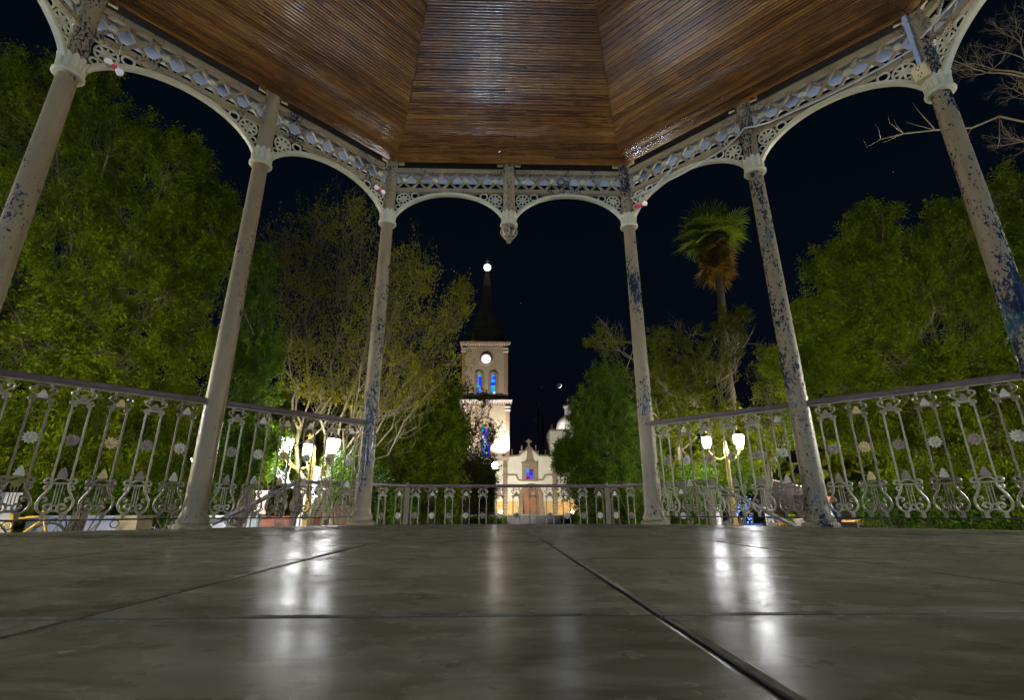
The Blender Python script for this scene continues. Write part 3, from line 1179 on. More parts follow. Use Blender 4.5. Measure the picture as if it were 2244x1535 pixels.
def surround(mb, cx, hw, z0, zs, wd, y, dp=0.10, pointed=0.0, n=14):
    """moulded band round an arched opening"""
    inn, outr = [], []
    for i in range(n + 1):
        a = PI * i / n
        inn.append((cx + hw * math.cos(a), zs + hw * (1 + pointed) * math.sin(a)))
        outr.append((cx + (hw + wd) * math.cos(a), zs + (hw * (1 + pointed) + wd) * math.sin(a)))
    inn = [(cx + hw, z0)] + inn + [(cx - hw, z0)]
    outr = [(cx + hw + wd, z0)] + outr + [(cx - hw - wd, z0)]
    m = len(inn)
    vs = [(x, y - dp, z) for x, z in inn] + [(x, y - dp, z) for x, z in outr] + [(x, y + 0.02, z) for x, z in outr] + [(x, y + 0.02, z) for x, z in inn]
    fs = []
    for i in range(m - 1):
        for a_, b_ in ((0, 1), (1, 2), (3, 0)):
            fs.append((a_ * m + i, a_ * m + i + 1, b_ * m + i + 1, b_ * m + i))
    mb.add(vs, fs)


XL, _ = pz(1013, 800, YT)
XR, _ = pz(1112.5, 800, YT)
XC = (XL + XR) / 2
TW = XR - XL
z_top = pz(1065, 754, YT)[1]
z_mid0 = pz(1065, 868, YT)[1]
z_mid1 = pz(1065, 881, YT)[1]
z_led = pz(1065, 1003, YT)[1]
tw = thing('bell_tower', 'tall tan brick church tower with lit clock, stained glass and slender spire', 'bell tower', (XC, YT + TW / 2, GZ))
T0 = Matrix.Translation((0, 0, 0))
YC = YT + TW / 2
# upper stage with two lancets and the dial
wx = [pz(1049.5, 840, YT)[0], pz(1080.3, 840, YT)[0]]
whw = 0.36
wz0, wzs = pz(1065, 868, YT)[1] + 0.25, pz(1065, 826, YT)[1]
h2 = [arch_poly(x, whw, wz0, wzs, 0.35) for x in wx]
mb = MB()
hole_wall(mb, XL, XR, z_mid0, z_top, h2, YT)
mb.box((XC, YC + 0.25, (z_mid0 + z_top) / 2), (TW - 0.01, TW - 0.52, z_top - z_mid0))
mb.box((XL + 0.01, YC, (z_mid0 + z_top) / 2), (0.02, TW, z_top - z_mid0))
mb.box((XR - 0.01, YC, (z_mid0 + z_top) / 2), (0.02, TW, z_top - z_mid0))
up = build('upper_stage', mb, M['tbrick'], tw, T0)
mb = MB()
for x in wx:
    surround(mb, x, whw, wz0, wzs, 0.26, YT, 0.09, 0.35)
build('window_surround', mb, M['tbrick_red'], up, T0)
cx, cz = pz(1065.3, 788, YT)
Tc = Matrix.Translation((cx, YT - 0.03, cz)) @ RX
dial = build('clock_dial', MB().lathe([(0.64, 0.0), (0.64, 0.05), (0.60, 0.07)], 36), M['clock'], tw, Tc)
build('clock_frame', MB().torus((0, 0, 0), 0.72, 0.11, 36, 8, Matrix.Identity(4)), M['tbrick_red'], dial, Matrix.Translation((cx, YT - 0.05, cz)), True)


def stained(parent, cx, hw, z0, zs, y, pointed, rows, cols, pal, seed):
    rr = random.Random(seed)
    fr = MB()
    pl = arch_poly(cx, hw, z0, zs, pointed)
    surround(fr, cx, hw - 0.05, z0, zs, 0.05, y + 0.0, 0.05, pointed)
    win = build('window', fr, M['iron'], parent, T0)
    ztop = zs + hw * (1 + pointed)
    dzr = (ztop - z0) / rows
    for r in range(rows):
        for c in range(cols):
            xa, xb = cx - hw + 2 * hw * c / cols, cx - hw + 2 * hw * (c + 1) / cols
            za, zb = z0 + dzr * r, z0 + dzr * (r + 1)
            # clip to the arch
            q = []
            poly = [(xa, za), (xb, za), (xb, zb), (xa, zb)]
            if zb > zs:
                nn = 10
                for i in range(nn):
                    a0_, a1_ = PI * i / nn, PI * (i + 1) / nn
                    p0 = (cx + hw * math.cos(a0_), zs + hw * (1 + pointed) * math.sin(a0_))
                    p1 = (cx + hw * math.cos(a1_), zs + hw * (1 + pointed) * math.sin(a1_))
                    ex, ez = p1[0] - p0[0], p1[1] - p0[1]
                    nx, nz = ez, -ex
                    poly = clip(poly, nx, nz, nx * p0[0] + nz * p0[1]) if len(poly) > 2 else []
            if len(poly) < 3:
                continue
            build('pane', MB().prism(poly, 0.02, None, y + 0.03), GLASS[rr.choice(pal)], win, T0)
    return win


stained(tw, wx[0], whw, wz0, wzs, YT + 0.25, 0.35, 7, 2, ['blue', 'sky', 'green', 'teal', 'violet', 'blue'], 3)
stained(tw, wx[1], whw, wz0, wzs, YT + 0.25, 0.35, 7, 2, ['blue', 'sky', 'white', 'teal', 'blue', 'green', 'violet'], 8)
# lower stage with one tall window
XL2, XR2 = pz(1010.5, 940, YT)[0], pz(1116, 940, YT)[0]
lx = pz(1064.5, 950, YT)[0]
lz0, lzs = pz(1064, 1002, YT)[1], pz(1064, 934, YT)[1]
lhw = 0.60
mb = MB()
hole_wall(mb, XL2, XR2, z_led - 0.3, z_mid1, [arch_poly(lx, lhw, lz0 + 0.02, lzs)], YT - 0.10)
mb.box(((XL2 + XR2) / 2, YC + 0.3, (z_led - 0.3 + z_mid1) / 2), (XR2 - XL2 - 0.01, TW - 0.4, z_mid1 - z_led + 0.3))
mb.box((XL2 + 0.01, YC, (z_led + z_mid1) / 2), (0.02, TW + 0.2, z_mid1 - z_led))
mb.box((XR2 - 0.01, YC, (z_led + z_mid1) / 2), (0.02, TW + 0.2, z_mid1 - z_led))
lo = build('lower_stage', mb, M['tbrick'], tw, T0)
mb = MB()
surround(mb, lx, lhw, lz0, lzs, 0.42, YT - 0.10, 0.10)
build('window_surround', mb, M['tbrick_red'], lo, T0)
stained(tw, lx, lhw, lz0 + 0.02, lzs, YT + 0.15, 0.0, 10, 3, ['blue', 'sky', 'violet', 'white', 'green', 'blue', 'violet', 'teal'], 5)
# top rows of the lower window are green and amber
for o in [o for o in bpy.data.objects if o.name.startswith('pane') ]:
    zc = sum(v.co.z for v in o.data.vertices) / len(o.data.vertices)
    if lzs - 0.1 < zc < lzs + lhw + 0.1 and z_led < zc < z_mid1:
        o.data.materials[0] = GLASS[random.choice(['green', 'green', 'amber'])]
mb = MB()
for (xa, xb, za, zb, yy) in ((XL, XR, z_mid0, z_top, YT), (XL2, XR2, z_led, z_mid1, YT - 0.10)):
    for x, s in ((xa, 1), (xb, -1)):
        mb.box((x + s * 0.22, yy - 0.03, (za + zb) / 2), (0.50, 0.14, zb - za - 0.03))
build('corner_pilasters', mb, M['tbrick_red'], tw, T0)
# cornices with teeth
for (z, xa, xb, yy, pitch_) in ((z_top, XL, XR, YT, 0.285), (z_mid1, XL2, XR2, YT - 0.10, 0.30)):
    mb = MB()
    xm, wd_ = (xa + xb) / 2, xb - xa
    mb.box((xm, YC, z + 0.0), (wd_ + 0.62, TW + 0.72, 0.16)).box((xm, YC, z + 0.13), (wd_ + 0.78, TW + 0.90, 0.10))
    co = build('cornice', mb, M['tbrick_red'] if z == z_top else M['cornice_w'], tw, T0)
    mb = MB()
    nn = int((wd_ + 0.3) / pitch_)
    for i in range(nn + 1):
        x = xa - 0.15 + (wd_ + 0.3) * i / nn
        mb.prism([(x - 0.10, z - 0.082), (x + 0.10, z - 0.082), (x + 0.07, z - 0.26), (x, z - 0.34), (x - 0.07, z - 0.26)], 0.16, None, yy - 0.20)
    build('teeth', mb, M['cornice_w'], co, T0)
    mb = MB()
    mb.box((xm, YT + 0.05 - (0.1 if z != z_top else 0), z - 0.44), (wd_ + 0.06, 0.30, 0.30))
    build('frieze', mb, M['tbrick_red'], co, T0)
    mb = MB()
    for s in (-1, 1):
        for k_, dzz in ((0, -0.72), (1, -1.12)):
            mb.box((xm + s * (wd_ / 2 - 0.2), yy - 0.06, z + dzz), (0.66, 0.30, 0.20 if k_ == 0 else 0.13))
    build('capital_blocks', mb, M['cornice_w'], co, T0)
mb = MB().box((XC, YC, (z_mid0 + z_mid1) / 2 + 0.12), (TW + 0.12, TW + 0.12, z_mid0 - z_mid1 - 0.30))
build('string_course', mb, M['slate'], tw, T0)
# spire: square bell-cast pyramid
def zy(py):
    return pz(1066, py, YC)[1]

cxs = pz(1067, 650, YC)[0]
mb = MB()
lv = [(752, 2.56), (742, 2.32), (728, 1.92), (708, 1.44), (690, 1.04), (677, 0.80), (655, 0.70), (635, 0.60), (617, 0.45), (596, 0.28)]
vs, fs = [], []
for py, hwid in lv:
    z = zy(py) + (0.02 if py > 740 else 0)
    for k in range(4):
        sx, sy = ((-1, -1), (1, -1), (1, 1), (-1, 1))[k]
        vs.append((XC + (cxs - XC) * (752 - py) / 156 + sx * hwid, YC + sy * hwid, z))
for i in range(len(lv) - 1):
    for k in range(4):
        k2 = (k + 1) % 4
        fs.append((i * 4 + k, i * 4 + k2, (i + 1) * 4 + k2, (i + 1) * 4 + k))
fs.append(tuple((len(lv) - 1) * 4 + k for k in range(4)))
mb.add(vs, fs)
sp = build('spire', mb, M['slate'], tw, T0)
bz = zy(586.5)
build('globe', MB().sphere((cxs, YC, bz), 0.56, 20, 14), M['globe'], tw, T0, True)
SPIRE_GLOBE = (cxs, YC, bz)
mb = MB().box((cxs, YC, bz + 0.95), (0.07, 0.07, 0.80)).box((cxs, YC, bz + 1.05), (0.46, 0.06, 0.06))
build('cross', mb, M['cornice_w'], tw, T0)

# church body
X = lambda px, py=1060: pz(px, py, YF)[0]
Z = lambda py, px=1160: pz(px, py, YF)[1]
ch = thing('church', 'small cream stone trimmed church front with arched wooden door and stone cross', 'church', (X(1160), YF, GZ))
zf = Z(1129)                      # floor of the church platform
mb = MB()
xa, xb = X(1086), X(1262)
dx, dw = X(1163.5), (X(1182) - X(1145)) / 2
dz0, dzs = zf, Z(1088)
sq = [(X(1152.7, 1040), Z(1051)), (X(1169, 1040), Z(1051)), (X(1169, 1040), Z(1028)), (X(1152.7, 1040), Z(1028))]
hole_wall(mb, xa, xb, zf, Z(1003), [arch_poly(dx, dw, dz0 + 0.01, dzs), sq], YF, 0.5)
mb.box(((xa + xb) / 2, YF + 4.5, (zf + Z(1003)) / 2), (xb - xa - 0.02, 7.9, Z(1003) - zf))
gp = [(1117, 1003.05), (1117, 999.5), (1138, 997), (1147, 990), (1155, 985.5), (1166, 985.5), (1173, 990), (1182, 998), (1207, 999.5), (1207, 1003.05)]
body = build('facade', mb, M['stucco'], ch, T0)
mb = MB().prism([(X(a), Z(b)) for a, b in gp], 0.6, None, YF + 0.3)
build('gable', mb, M['stucco'], body, T0)


def strip(mb, pts, hgt, dp, y):
    for (a, b), (c, d) in zip(pts[:-1], pts[1:]):
        mb.bar((X(a), y, Z(b)), (X(c), y, Z(d)), hgt, dp)


mb = MB()
strip(mb, [(1116, 1001), (1138, 999), (1147, 991.5), (1155, 986), (1166, 986), (1174, 991.5), (1182, 999.5), (1208, 1000)], 0.16, 0.35, YF - 0.12)
mb2 = MB()
strip(mb2, [(1100, 1042), (1131, 1042), (1134, 1050), (1137, 1053), (1189, 1053), (1192, 1048), (1194, 1042), (1222, 1042)], 0.15, 0.35, YF - 0.14)
build('parapet_moulding', mb, M['stone'], ch, T0)
build('string_moulding', mb2, M['stone'], ch, T0)
for a, b in ((1102, 1112.5), (1210.5, 1219.5)):
    mb = MB()
    for i in range(18):
        za = Z(1128) + (Z(1004) - Z(1128)) * i / 18
        zb = Z(1128) + (Z(1004) - Z(1128)) * (i + 1) / 18
        e = 0.05 * (i % 2)
        mb.box(((X(a) + X(b)) / 2, YF - 0.10, (za + zb) / 2), (X(b) - X(a) - 0.06 + e, 0.28, zb - za - 0.025))
    o = build('stone_pilaster', mb, M['stone'], ch, T0)
for a, b in ((1088, 1102), (1112.8, 1135.5), (1186, 1210.2), (1219.8, 1262)):
    build('dado', MB().box(((X(a) + X(b)) / 2, YF - 0.03, (zf + Z(1099)) / 2), (X(b) - X(a), 0.14, Z(1099) - zf)), M['dado'], ch, T0)
mb = MB()
surround(mb, dx, dw, dz0, dzs, 0.44, YF, 0.14)
mb.box((dx - dw - 0.24, YF - 0.1, dz0 + 0.45), (0.56, 0.34, 0.9)).box((dx + dw + 0.24, YF - 0.1, dz0 + 0.45), (0.56, 0.34, 0.9))
build('door_surround', mb, M['stone'], ch, T0)
for s in (-1, 1):
    pl = [(dx, dz0 + 0.03), (dx + s * (dw - 0.02), dz0 + 0.03), (dx + s * (dw - 0.02), dzs)]
    for i in range(1, 7):
        a = PI / 2 * i / 6
        pl.append((dx + s * (dw - 0.02) * math.cos(a), dzs + (dw - 0.02) * math.sin(a)))
    if s < 0:
        pl = pl[::-1]
    lf = build('door', MB().prism(pl, 0.10, None, YF + 0.36), M['doorwood'], ch, T0)
    for r in range(4):
        for c in range(2):
            build('door_panel', MB().box((dx + s * (0.16 + dw * 0.44 * c + 0.04), YF + 0.30, dz0 + 0.35 + 0.50 * r), (0.27, 0.05, 0.38)), M['doorwood'], lf, T0)
mb = MB()
for a, b, c, d in ((1144, 1152.5, 1016, 1053), (1169.2, 1178, 1016, 1053), (1152.5, 1169.2, 1016, 1028)):
    mb.box(((X(a) + X(b)) / 2, YF - 0.09, (Z(c) + Z(d)) / 2), (X(b) - X(a) - 0.004, 0.22, Z(c) - Z(d)))
mb.box((X(1161), YF - 0.16, Z(1015)), (X(1179) - X(1142.5), 0.40, 0.20))
mb.box((X(1161), YF - 0.13, Z(1054)), (X(1180) - X(1142), 0.34, 0.16))
for i, (a, b, c, d) in enumerate(((1153.5, 1168.5, 1007, 1014.2), (1154.5, 1167.5, 998, 1007), (1155.5, 1166.5, 987, 998))):
    mb.box(((X(a) + X(b)) / 2, YF - 0.09, (Z(c) + Z(d)) / 2), (X(b) - X(a), 0.24, Z(c) - Z(d) - 0.02))
build('window_surround', mb, M['stone'], ch, T0)
wn = build('window', MB().box((X(1160.8), YF + 0.24, Z(1039.5)), (0.05, 0.06, Z(1028) - Z(1051))), M['iron'], ch, T0)
cols_ = ['sky', 'wine', 'violet', 'blue', 'violet', 'wine']
for r in range(3):
    for c in range(2):
        xa_, xb_ = (X(1152.7), X(1160.5)) if c == 0 else (X(1161.1), X(1169))
        za_, zb_ = Z(1051) + (Z(1028) - Z(1051)) * r / 3, Z(1051) + (Z(1028) - Z(1051)) * (r + 1) / 3
        build('pane', MB().box(((xa_ + xb_) / 2, YF + 0.27, (za_ + zb_) / 2), (xb_ - xa_ - 0.03, 0.03, zb_ - za_ - 0.03)), GLASS[['wine', 'violet', 'violet', 'blue', 'sky', 'wine'][r * 2 + c]], wn, T0)
mb = MB()
cxx = X(1160)
mb.box((cxx, YF + 0.2, Z(970.5)), (0.24, 0.24, Z(963) - Z(979))).box((cxx, YF + 0.2, Z(967.5)), (0.74, 0.22, 0.22))
mb.box((cxx, YF + 0.2, Z(980.5)), (0.50, 0.5, 0.16)).box((cxx, YF + 0.2, Z(983.5)), (0.86, 0.62, 0.18))
build('stone_cross', mb, M['stone'], ch, T0)
pin = MB().lathe([(0.17, 0), (0.17, 0.08), (0.10, 0.12), (0.15, 0.34), (0.09, 0.5), (0.055, 0.56), (0.09, 0.64), (0.0901, 0.66), (0.03, 0.76)], 10).mesh('pinnacle', M['stone'], True, 40)
for px, py, s in ((1122, 997.5, 0.95), (1144.3, 992, 1.0), (1176, 992, 1.0), (1197.4, 999, 0.95)):
    Tn = Matrix.Translation((X(px), YF + 0.25, Z(py) + (0.18 if 1130 < px < 1190 else 0.0)))
    put('pinnacle', pin, ch, Tn)
    if 1130 < px < 1190:
        build('pinnacle_block', MB().box((X(px), YF + 0.3, Z(py) - 0.02), (0.62, 0.5, 0.40)), M['stucco'], ch, T0)
# side block with dome and lantern
mb = MB().box((X(1235, 970), YF + 3.2, (zf + Z(943)) / 2), (X(1265) - X(1206), 6.0, Z(943) - zf))
build('side_block', mb, M['stucco'], ch, T0)
mb = MB().box((X(1235, 970), YF + 3.2, Z(943)), (X(1266) - X(1204), 6.3, 0.22))
build('side_cornice', mb, M['stone'], ch, T0)
put('pinnacle', pin, ch, Matrix.Translation((X(1210, 935), YF + 0.5, Z(942))) @ Matrix.Scale(1.1, 4))
dcx, dyc = pz(1246, 925, YF + 3.2)[0], YF + 3.2
dz_ = pz(1246, 943, dyc)[1]
prf = [(1.72 * math.cos(a), dz_ + 2.0 * math.sin(a)) for a in [PI / 2 * i / 10 for i in range(10)]] + [(0.5, dz_ + 1.97)]
Td = Matrix.Translation((dcx, dyc, 0))
dome = build('dome', MB().lathe([(1.8, dz_ - 0.1), (1.8, dz_)] + prf, 28), M['dome'], ch, Td, True)
lz = dz_ + 1.9
mb = MB()
mb.lathe([(0.62, lz), (0.62, lz + 0.14), (0.5, lz + 0.16), (0.5, lz + 0.2)], 8)
for k in range(8):
    a = 2 * PI * (k + 0.5) / 8
    mb.box((0.43 * math.cos(a), 0.43 * math.sin(a), lz + 0.62), (0.15, 0.15, 0.86))
mb.lathe([(0.5, lz + 1.04), (0.66, lz + 1.08), (0.66, lz + 1.2), (0.42, lz + 1.3), (0.34, lz + 1.5), (0.12, lz + 1.66), (0.02, lz + 1.7)], 8)
for k in range(8):
    a = 2 * PI * (k + 0.5) / 8
    mb.lathe([(0.05, lz + 1.18), (0.09, lz + 1.30), (0.05, lz + 1.42), (0.01, lz + 1.5)], 6, Matrix.Translation((0.6 * math.cos(a), 0.6 * math.sin(a), 0)))
lan = build('dome_lantern', mb, M['cornice_w'], ch, Td)
build('lantern_cross', MB().box((0, 0, lz + 2.05), (0.07, 0.07, 0.8)).box((0, 0, lz + 2.16), (0.44, 0.06, 0.06)), M['stone'], lan, Td)
# platform and steps in front of the church
mb = MB()
mb.box((X(1166), YF - 1.2, (zf + GZ) / 2), (26, 2.36, zf - GZ))
o = build('church_platform', mb, M['concrete'])
tag(o, kind='structure')
mb = MB()
nst = 6
for i in range(nst):
    h = (zf - GZ) * (nst - i - 0.5) / nst
    mb.box((X(1166), YF - 2.40 - 0.34 * i - 0.16, GZ + h / 2), (X(1220) - X(1113), 0.335, h))
o = build('church_steps', mb, simple('step_stone', (0.07, 0.062, 0.068), 0.8, 0, 0.3, 3, 0.2))
tag(o, kind='structure')
# low dark hedge walls on both sides of the steps
for s, lab in ((-1, 'dark clipped box hedge left of the church steps'), (1, 'dark clipped box hedge right of the church steps')):
    xa_ = X(1113) - 6.2 if s < 0 else X(1222)
    N = 2600
    P = np.stack([rng.uniform(xa_, xa_ + 6, N), rng.uniform(YF - 3.4, YF - 2.6, N), rng.uniform(GZ, zf - 0.08, N)], 1)
    globals().setdefault('HEDGES', []).append((P, lab))

# radio mast, dim, far behind the church
mx, mz0 = pz(1186, 1000, 120)
mt = thing('radio_mast', 'dim lattice radio mast against the night sky behind the church', 'mast', (mx, 120, GZ))
mb = MB()
ztopm = pz(1186, 893, 120)[1]
for i, (sx, sy) in enumerate(((-1, -1), (1, -1), (1, 1), (-1, 1))):
    mb.tube([(mx + sx * 1.0, 120 + sy * 1.0, GZ), (mx + sx * 0.5, 120 + sy * 0.5, ztopm)], 0.08, 4)
z = GZ
while z < ztopm - 2:
    for s in (-1, 1):
        mb.bar((mx - 0.9 * s, 119.2, z), (mx + 0.9 * s, 119.2, z + 2), 0.08, 0.08)
    z += 2
build('mast_frame', mb, M['bark_dark'], mt, T0)
mb = MB()
for dx_, dz2, hh in ((-1.2, -1.2, 2.2), (0.6, -0.9, 2.6), (-0.3, 0.5, 2.2), (1.3, -2.2, 1.8), (-1.4, -3.6, 1.4)):
    mb.box((mx + dx_, 119.3, ztopm + dz2), (0.35, 0.3, hh))
build('antenna', mb, M['cornice_w'], mt, T0)

# crescent moon, far away
mc = at(1225.3, 845.6, 900)
mr = 4.6
moon = thing('moon', 'thin crescent moon with faint dark disc above the church dome', 'moon', mc)
Tm = Matrix.Translation(mc)
build('dark_disc', MB().sphere((0, 0, 0), mr, 24, 16), emit('earthshine', (0.05, 0.06, 0.12), 0.35), moon, Tm, True)
mb = MB()
vdir = (CAM - mc).normalized()
ld = (CAM_M.to_3x3() @ Vector((0.74, -0.62, -0.30))).normalized()      # towards the sunlit limb
axis = vdir.cross(ld).normalized()
e2 = axis.cross(vdir).normalized()
vs, fs = [], []
nn, kk_ = 20, 8
for i in range(nn + 1):
    b = -PI / 2 + PI * i / nn
    for j in range(kk_ + 1):
        a = R(48) + (R(125) - R(48)) * j / kk_
        d_ = axis * math.sin(b) + (vdir * math.cos(a) + e2 * math.sin(a)) * math.cos(b)
        vs.append(d_ * (mr * 1.012))
for i in range(nn):
    for j in range(kk_):
        fs.append((i * (kk_ + 1) + j, i * (kk_ + 1) + j + 1, (i + 1) * (kk_ + 1) + j + 1, (i + 1) * (kk_ + 1) + j))
mb.add(vs, fs)
build('lit_crescent', mb, emit('moonlit', (0.95, 0.97, 1.0), 1.6), moon, Tm, True)

# a few faint stars
mb = MB()
for i in range(70):
    az, el = rng.uniform(R(20), R(160)), math.asin(rng.uniform(0.12, 0.95))
    c_ = CAM + Vector((math.cos(az) * math.cos(el), math.sin(az) * math.cos(el), math.sin(el))) * 1500
    r_ = rng.uniform(0.25, 0.8)
    k_ = len(mb.v)
    mb.v += [tuple(c_ + Vector(q) * r_) for q in ((1, 0, 0), (-1, 0, 0), (0, 1, 0), (0, -1, 0), (0, 0, 1), (0, 0, -1))]
    mb.f += [(k_ + a, k_ + b, k_ + c) for a, b, c in ((0, 2, 4), (2, 1, 4), (1, 3, 4), (3, 0, 4), (2, 0, 5), (1, 2, 5), (3, 1, 5), (0, 3, 5))]
tag(build('stars', mb, emit('starlight', (0.6, 0.8, 1.0), 0.8)), 'scatter of faint stars over the night sky', kind='stuff')

# ------------------------------------------------------------------ lamps
M['pole'] = simple('mustard_pole', (0.42, 0.27, 0.04), 0.45, 0, 0.2, 6)
M['gold'] = simple('gold_finial', (0.55, 0.40, 0.06), 0.35, 0.6, 0.15, 20)
M['lampiron'] = simple('lamp_iron', (0.07, 0.055, 0.03), 0.5, 0.4, 0.3, 20)
GLASS_MESH = {}


def lantern_glass(strength, color):
    """frosted glass that gives off the lantern's light; one mesh per brightness"""
    key = (round(strength, 1), color)
    if key not in GLASS_MESH:
        GLASS_MESH[key] = MB().lathe([(0.085, 0.0), (0.150, 0.20), (0.158, 0.30), (0.11, 0.34)], 12).mesh('lantern_glass', emit('lit_lantern_glass', color, strength))
    return GLASS_MESH[key]


mb = MB()
mb.lathe([(0.05, -0.06), (0.085, -0.03), (0.085, -0.004), (0.05, -0.002)], 6)
mb.lathe([(0.165, 0.345), (0.17, 0.362), (0.11, 0.44), (0.05, 0.50), (0.03, 0.505)], 6)
for k in range(6):
    a = PI / 3 * k
    mb.tube([(0.080 * math.cos(a), 0.080 * math.sin(a), -0.005), (0.158 * math.cos(a), 0.158 * math.sin(a), 0.20), (0.164 * math.cos(a), 0.164 * math.sin(a), 0.345)], 0.005, 4)
m_lframe = mb.mesh('lantern_frame', M['lampiron'])
mb = MB().lathe([(0.02, 0.505), (0.035, 0.53), (0.015, 0.56), (0.012, 0.60), (0.03, 0.62), (0.005, 0.66)], 8)
for k in range(4):
    a = PI / 2 * k
    mb.tube([(0, 0, 0.59), (0.05 * math.cos(a), 0.05 * math.sin(a), 0.60), (0.075 * math.cos(a), 0.075 * math.sin(a), 0.585)], 0.010, 4)
m_lfin = mb.mesh('finial', M['gold'])


def lamp_post(loc, label, hl, arm, angs, watts, rz=0.0, color=(0.97, 0.98, 0.96), wt=None):
    T = TR(loc[0], loc[1], GZ, rz)
    t = thing('lamp_post', label, 'lamp post', T, 'many armed lamp posts in the plaza')
    mb = MB().lathe([(0.17, 0), (0.17, 0.12), (0.11, 0.2), (0.10, 0.5), (0.075, 0.6), (0.065, 1.4), (0.055, hl - 0.25), (0.075, hl - 0.22), (0.075, hl - 0.15), (0.05, hl - 0.1), (0.04, hl + 0.15)], 16)
    pole = build('pole', mb, M['pole'], t, T, True, )
    for i, an in enumerate(angs):
        ca, sa = math.cos(an), math.sin(an)
        rr = arm
        if an is not None and rr > 0:
            pts = []
            for q in range(11):
                u = q / 10
                pts.append((ca * rr * u, sa * rr * u, hl - 0.30 + 0.02 - 0.16 * math.sin(PI * u) + 0.18 * u ** 2))
            arm_o = build('arm', MB().tube(pts, 0.018, 6), M['pole'], t, T, True)
        L = T @ Matrix.Translation((ca * rr, sa * rr, hl - 0.06)) @ Matrix.Scale(0.95, 4)
        ln = put('lantern', m_lframe, t, L)
        put('lantern_glass', lantern_glass(watts * (wt[i] if wt else 1) * 0.66, color), ln, L)
        put('finial', m_lfin, ln, L)
    return t


pl_ = at(674, 1100, 7.6)
lamp_post((pl_.x, pl_.y), 'mustard lamp post with several glaring lanterns beside the whitewashed tree', 2.80, 0.72, [R(186), R(-128), R(-34), R(122)], W_FRONT, 0.0)
pr_ = at(1606, 1100, 10.6)
lamp_post((pr_.x, pr_.y), 'mustard lamp post with glaring lanterns beside the blue lights', 3.35, 0.58, [R(180), R(-72), R(20)], W_FRONT * 1.5, 0.0)
hl_, hr_ = at(447, 1022, 10.5), at(1777, 1037, 13.5)  # spots for two added posts, unseen behind columns, that brighten the trees
for i, (x, y, wv, lab_) in enumerate(((-0.4, -14.2, 3.0, 'mustard lamp post behind the bandstand'), (9.5, -9.0, 2.6, 'mustard lamp post at the rear right corner of the bandstand'),
                                (-9.5, -8.6, 2.6, 'mustard lamp post at the rear left corner of the bandstand'), (8.4, -1.0, 2.3, 'mustard lamp post right of the bandstand'),
                                (-8.5, -1.2, 2.3, 'mustard lamp post left of the bandstand'), (hl_.x, hl_.y, 1.6, 'added mustard lamp post, unseen behind the second left column, lighting the trees'), (hr_.x, hr_.y, 1.6, 'added mustard lamp post, unseen behind the second right column, lighting the trees'))):
    lamp_post((x, y), lab_, 3.0 if i < 5 else (2.7 if i < 7 else 4.4), 0.6 if i < 5 else 0.22, [R(0), R(90), R(180), R(270)], W_BACK * wv, 0.3, (0.62, 0.79, 1.0) if i < 3 else (1.0, 0.955, 0.80))



def point(name, loc, watts, color, size=0.15, parent=None):
    l = bpy.data.lights.new(name, 'POINT')
    l.energy = watts
    l.color = color
    l.shadow_soft_size = size
    o = bpy.data.objects.new(name, l)
    COL.objects.link(o)
    o.location = loc
    return o


def spot(name, loc, target, watts, color, cone=70, blend=0.6, size=0.15):
    l = bpy.data.lights.new(name, 'SPOT')
    l.energy = watts
    l.color = color
    l.spot_size = R(cone)
    l.spot_blend = blend
    l.shadow_soft_size = size
    o = bpy.data.objects.new(name, l)
    COL.objects.link(o)
    o.location = loc
    o.rotation_euler = (Vector(target) - Vector(loc)).to_track_quat('-Z', 'Y').to_euler()
    return o


M['globe_lamp'] = emit('globe_lamp_light', (1.0, 0.96, 0.88), 170.0)
M['flood'] = emit('flood_glass', (1.0, 0.98, 0.92), 10.0)
# globe lamp in the church forecourt
gx = at(1084, 1021, 50.0)
t = thing('globe_lamp', 'bright globe lamp before the church wall between the small tree and tower', 'globe lamp', (gx.x, 50.0, GZ))
build('globe_post', MB().lathe([(0.14, GZ), (0.12, GZ + 0.3), (0.06, GZ + 0.5), (0.05, gx.z - 0.35), (0.12, gx.z - 0.3)], 12, Matrix.Translation((gx.x, 50, 0))), M['lampiron'], t, T0, True)
build('globe', MB().sphere((gx.x, 50, gx.z), 0.36, 20, 14), M['globe_lamp'], t, T0, True)
point('globe_light', (gx.x, 50, gx.z), 1500, (1.0, 0.97, 0.88), 0.38)
point('spire_globe_light', SPIRE_GLOBE, 800, (0.85, 0.92, 1.0), 0.57)
# floodlights: name, pixel, plane, target, watts
FL = [
    ('floodlight on the ledge at the foot of the tower', (XR2 - 0.7, YT - 1.1, z_led + 0.15), (XR2 - 1.5, YT, z_led + 5), 3800, (1.0, 0.97, 0.90), 130),
    ('floodlight on the ground before the tower', (XL2 - 0.5, YF - 8.0, zf), (XC, YT, z_mid0 + 2.0), 15000, (1.0, 0.90, 0.74), 50),
    ('floodlight on the ground before the church door', (X(1098), YF - 11.0, GZ + 0.9), (X(1165), YF, 4.5), 4600, (1.0, 0.98, 0.88), 75),
    ('floodlight on the church roof below the dome', (dcx - 2.4, YF + 0.6, Z(943) + 0.2), (dcx, dyc, dz_ + 1.3), 320, (1.0, 0.93, 0.85), 110),
]
mfl = MB().box((0, 0, 0), (0.34, 0.30, 0.16)).box((0, 0, -0.13), (0.10, 0.10, 0.14)).mesh('housing', M['lampiron'])
mgl = MB().box((0, 0, 0.084), (0.30, 0.26, 0.008)).mesh('flood_glass', M['flood'])
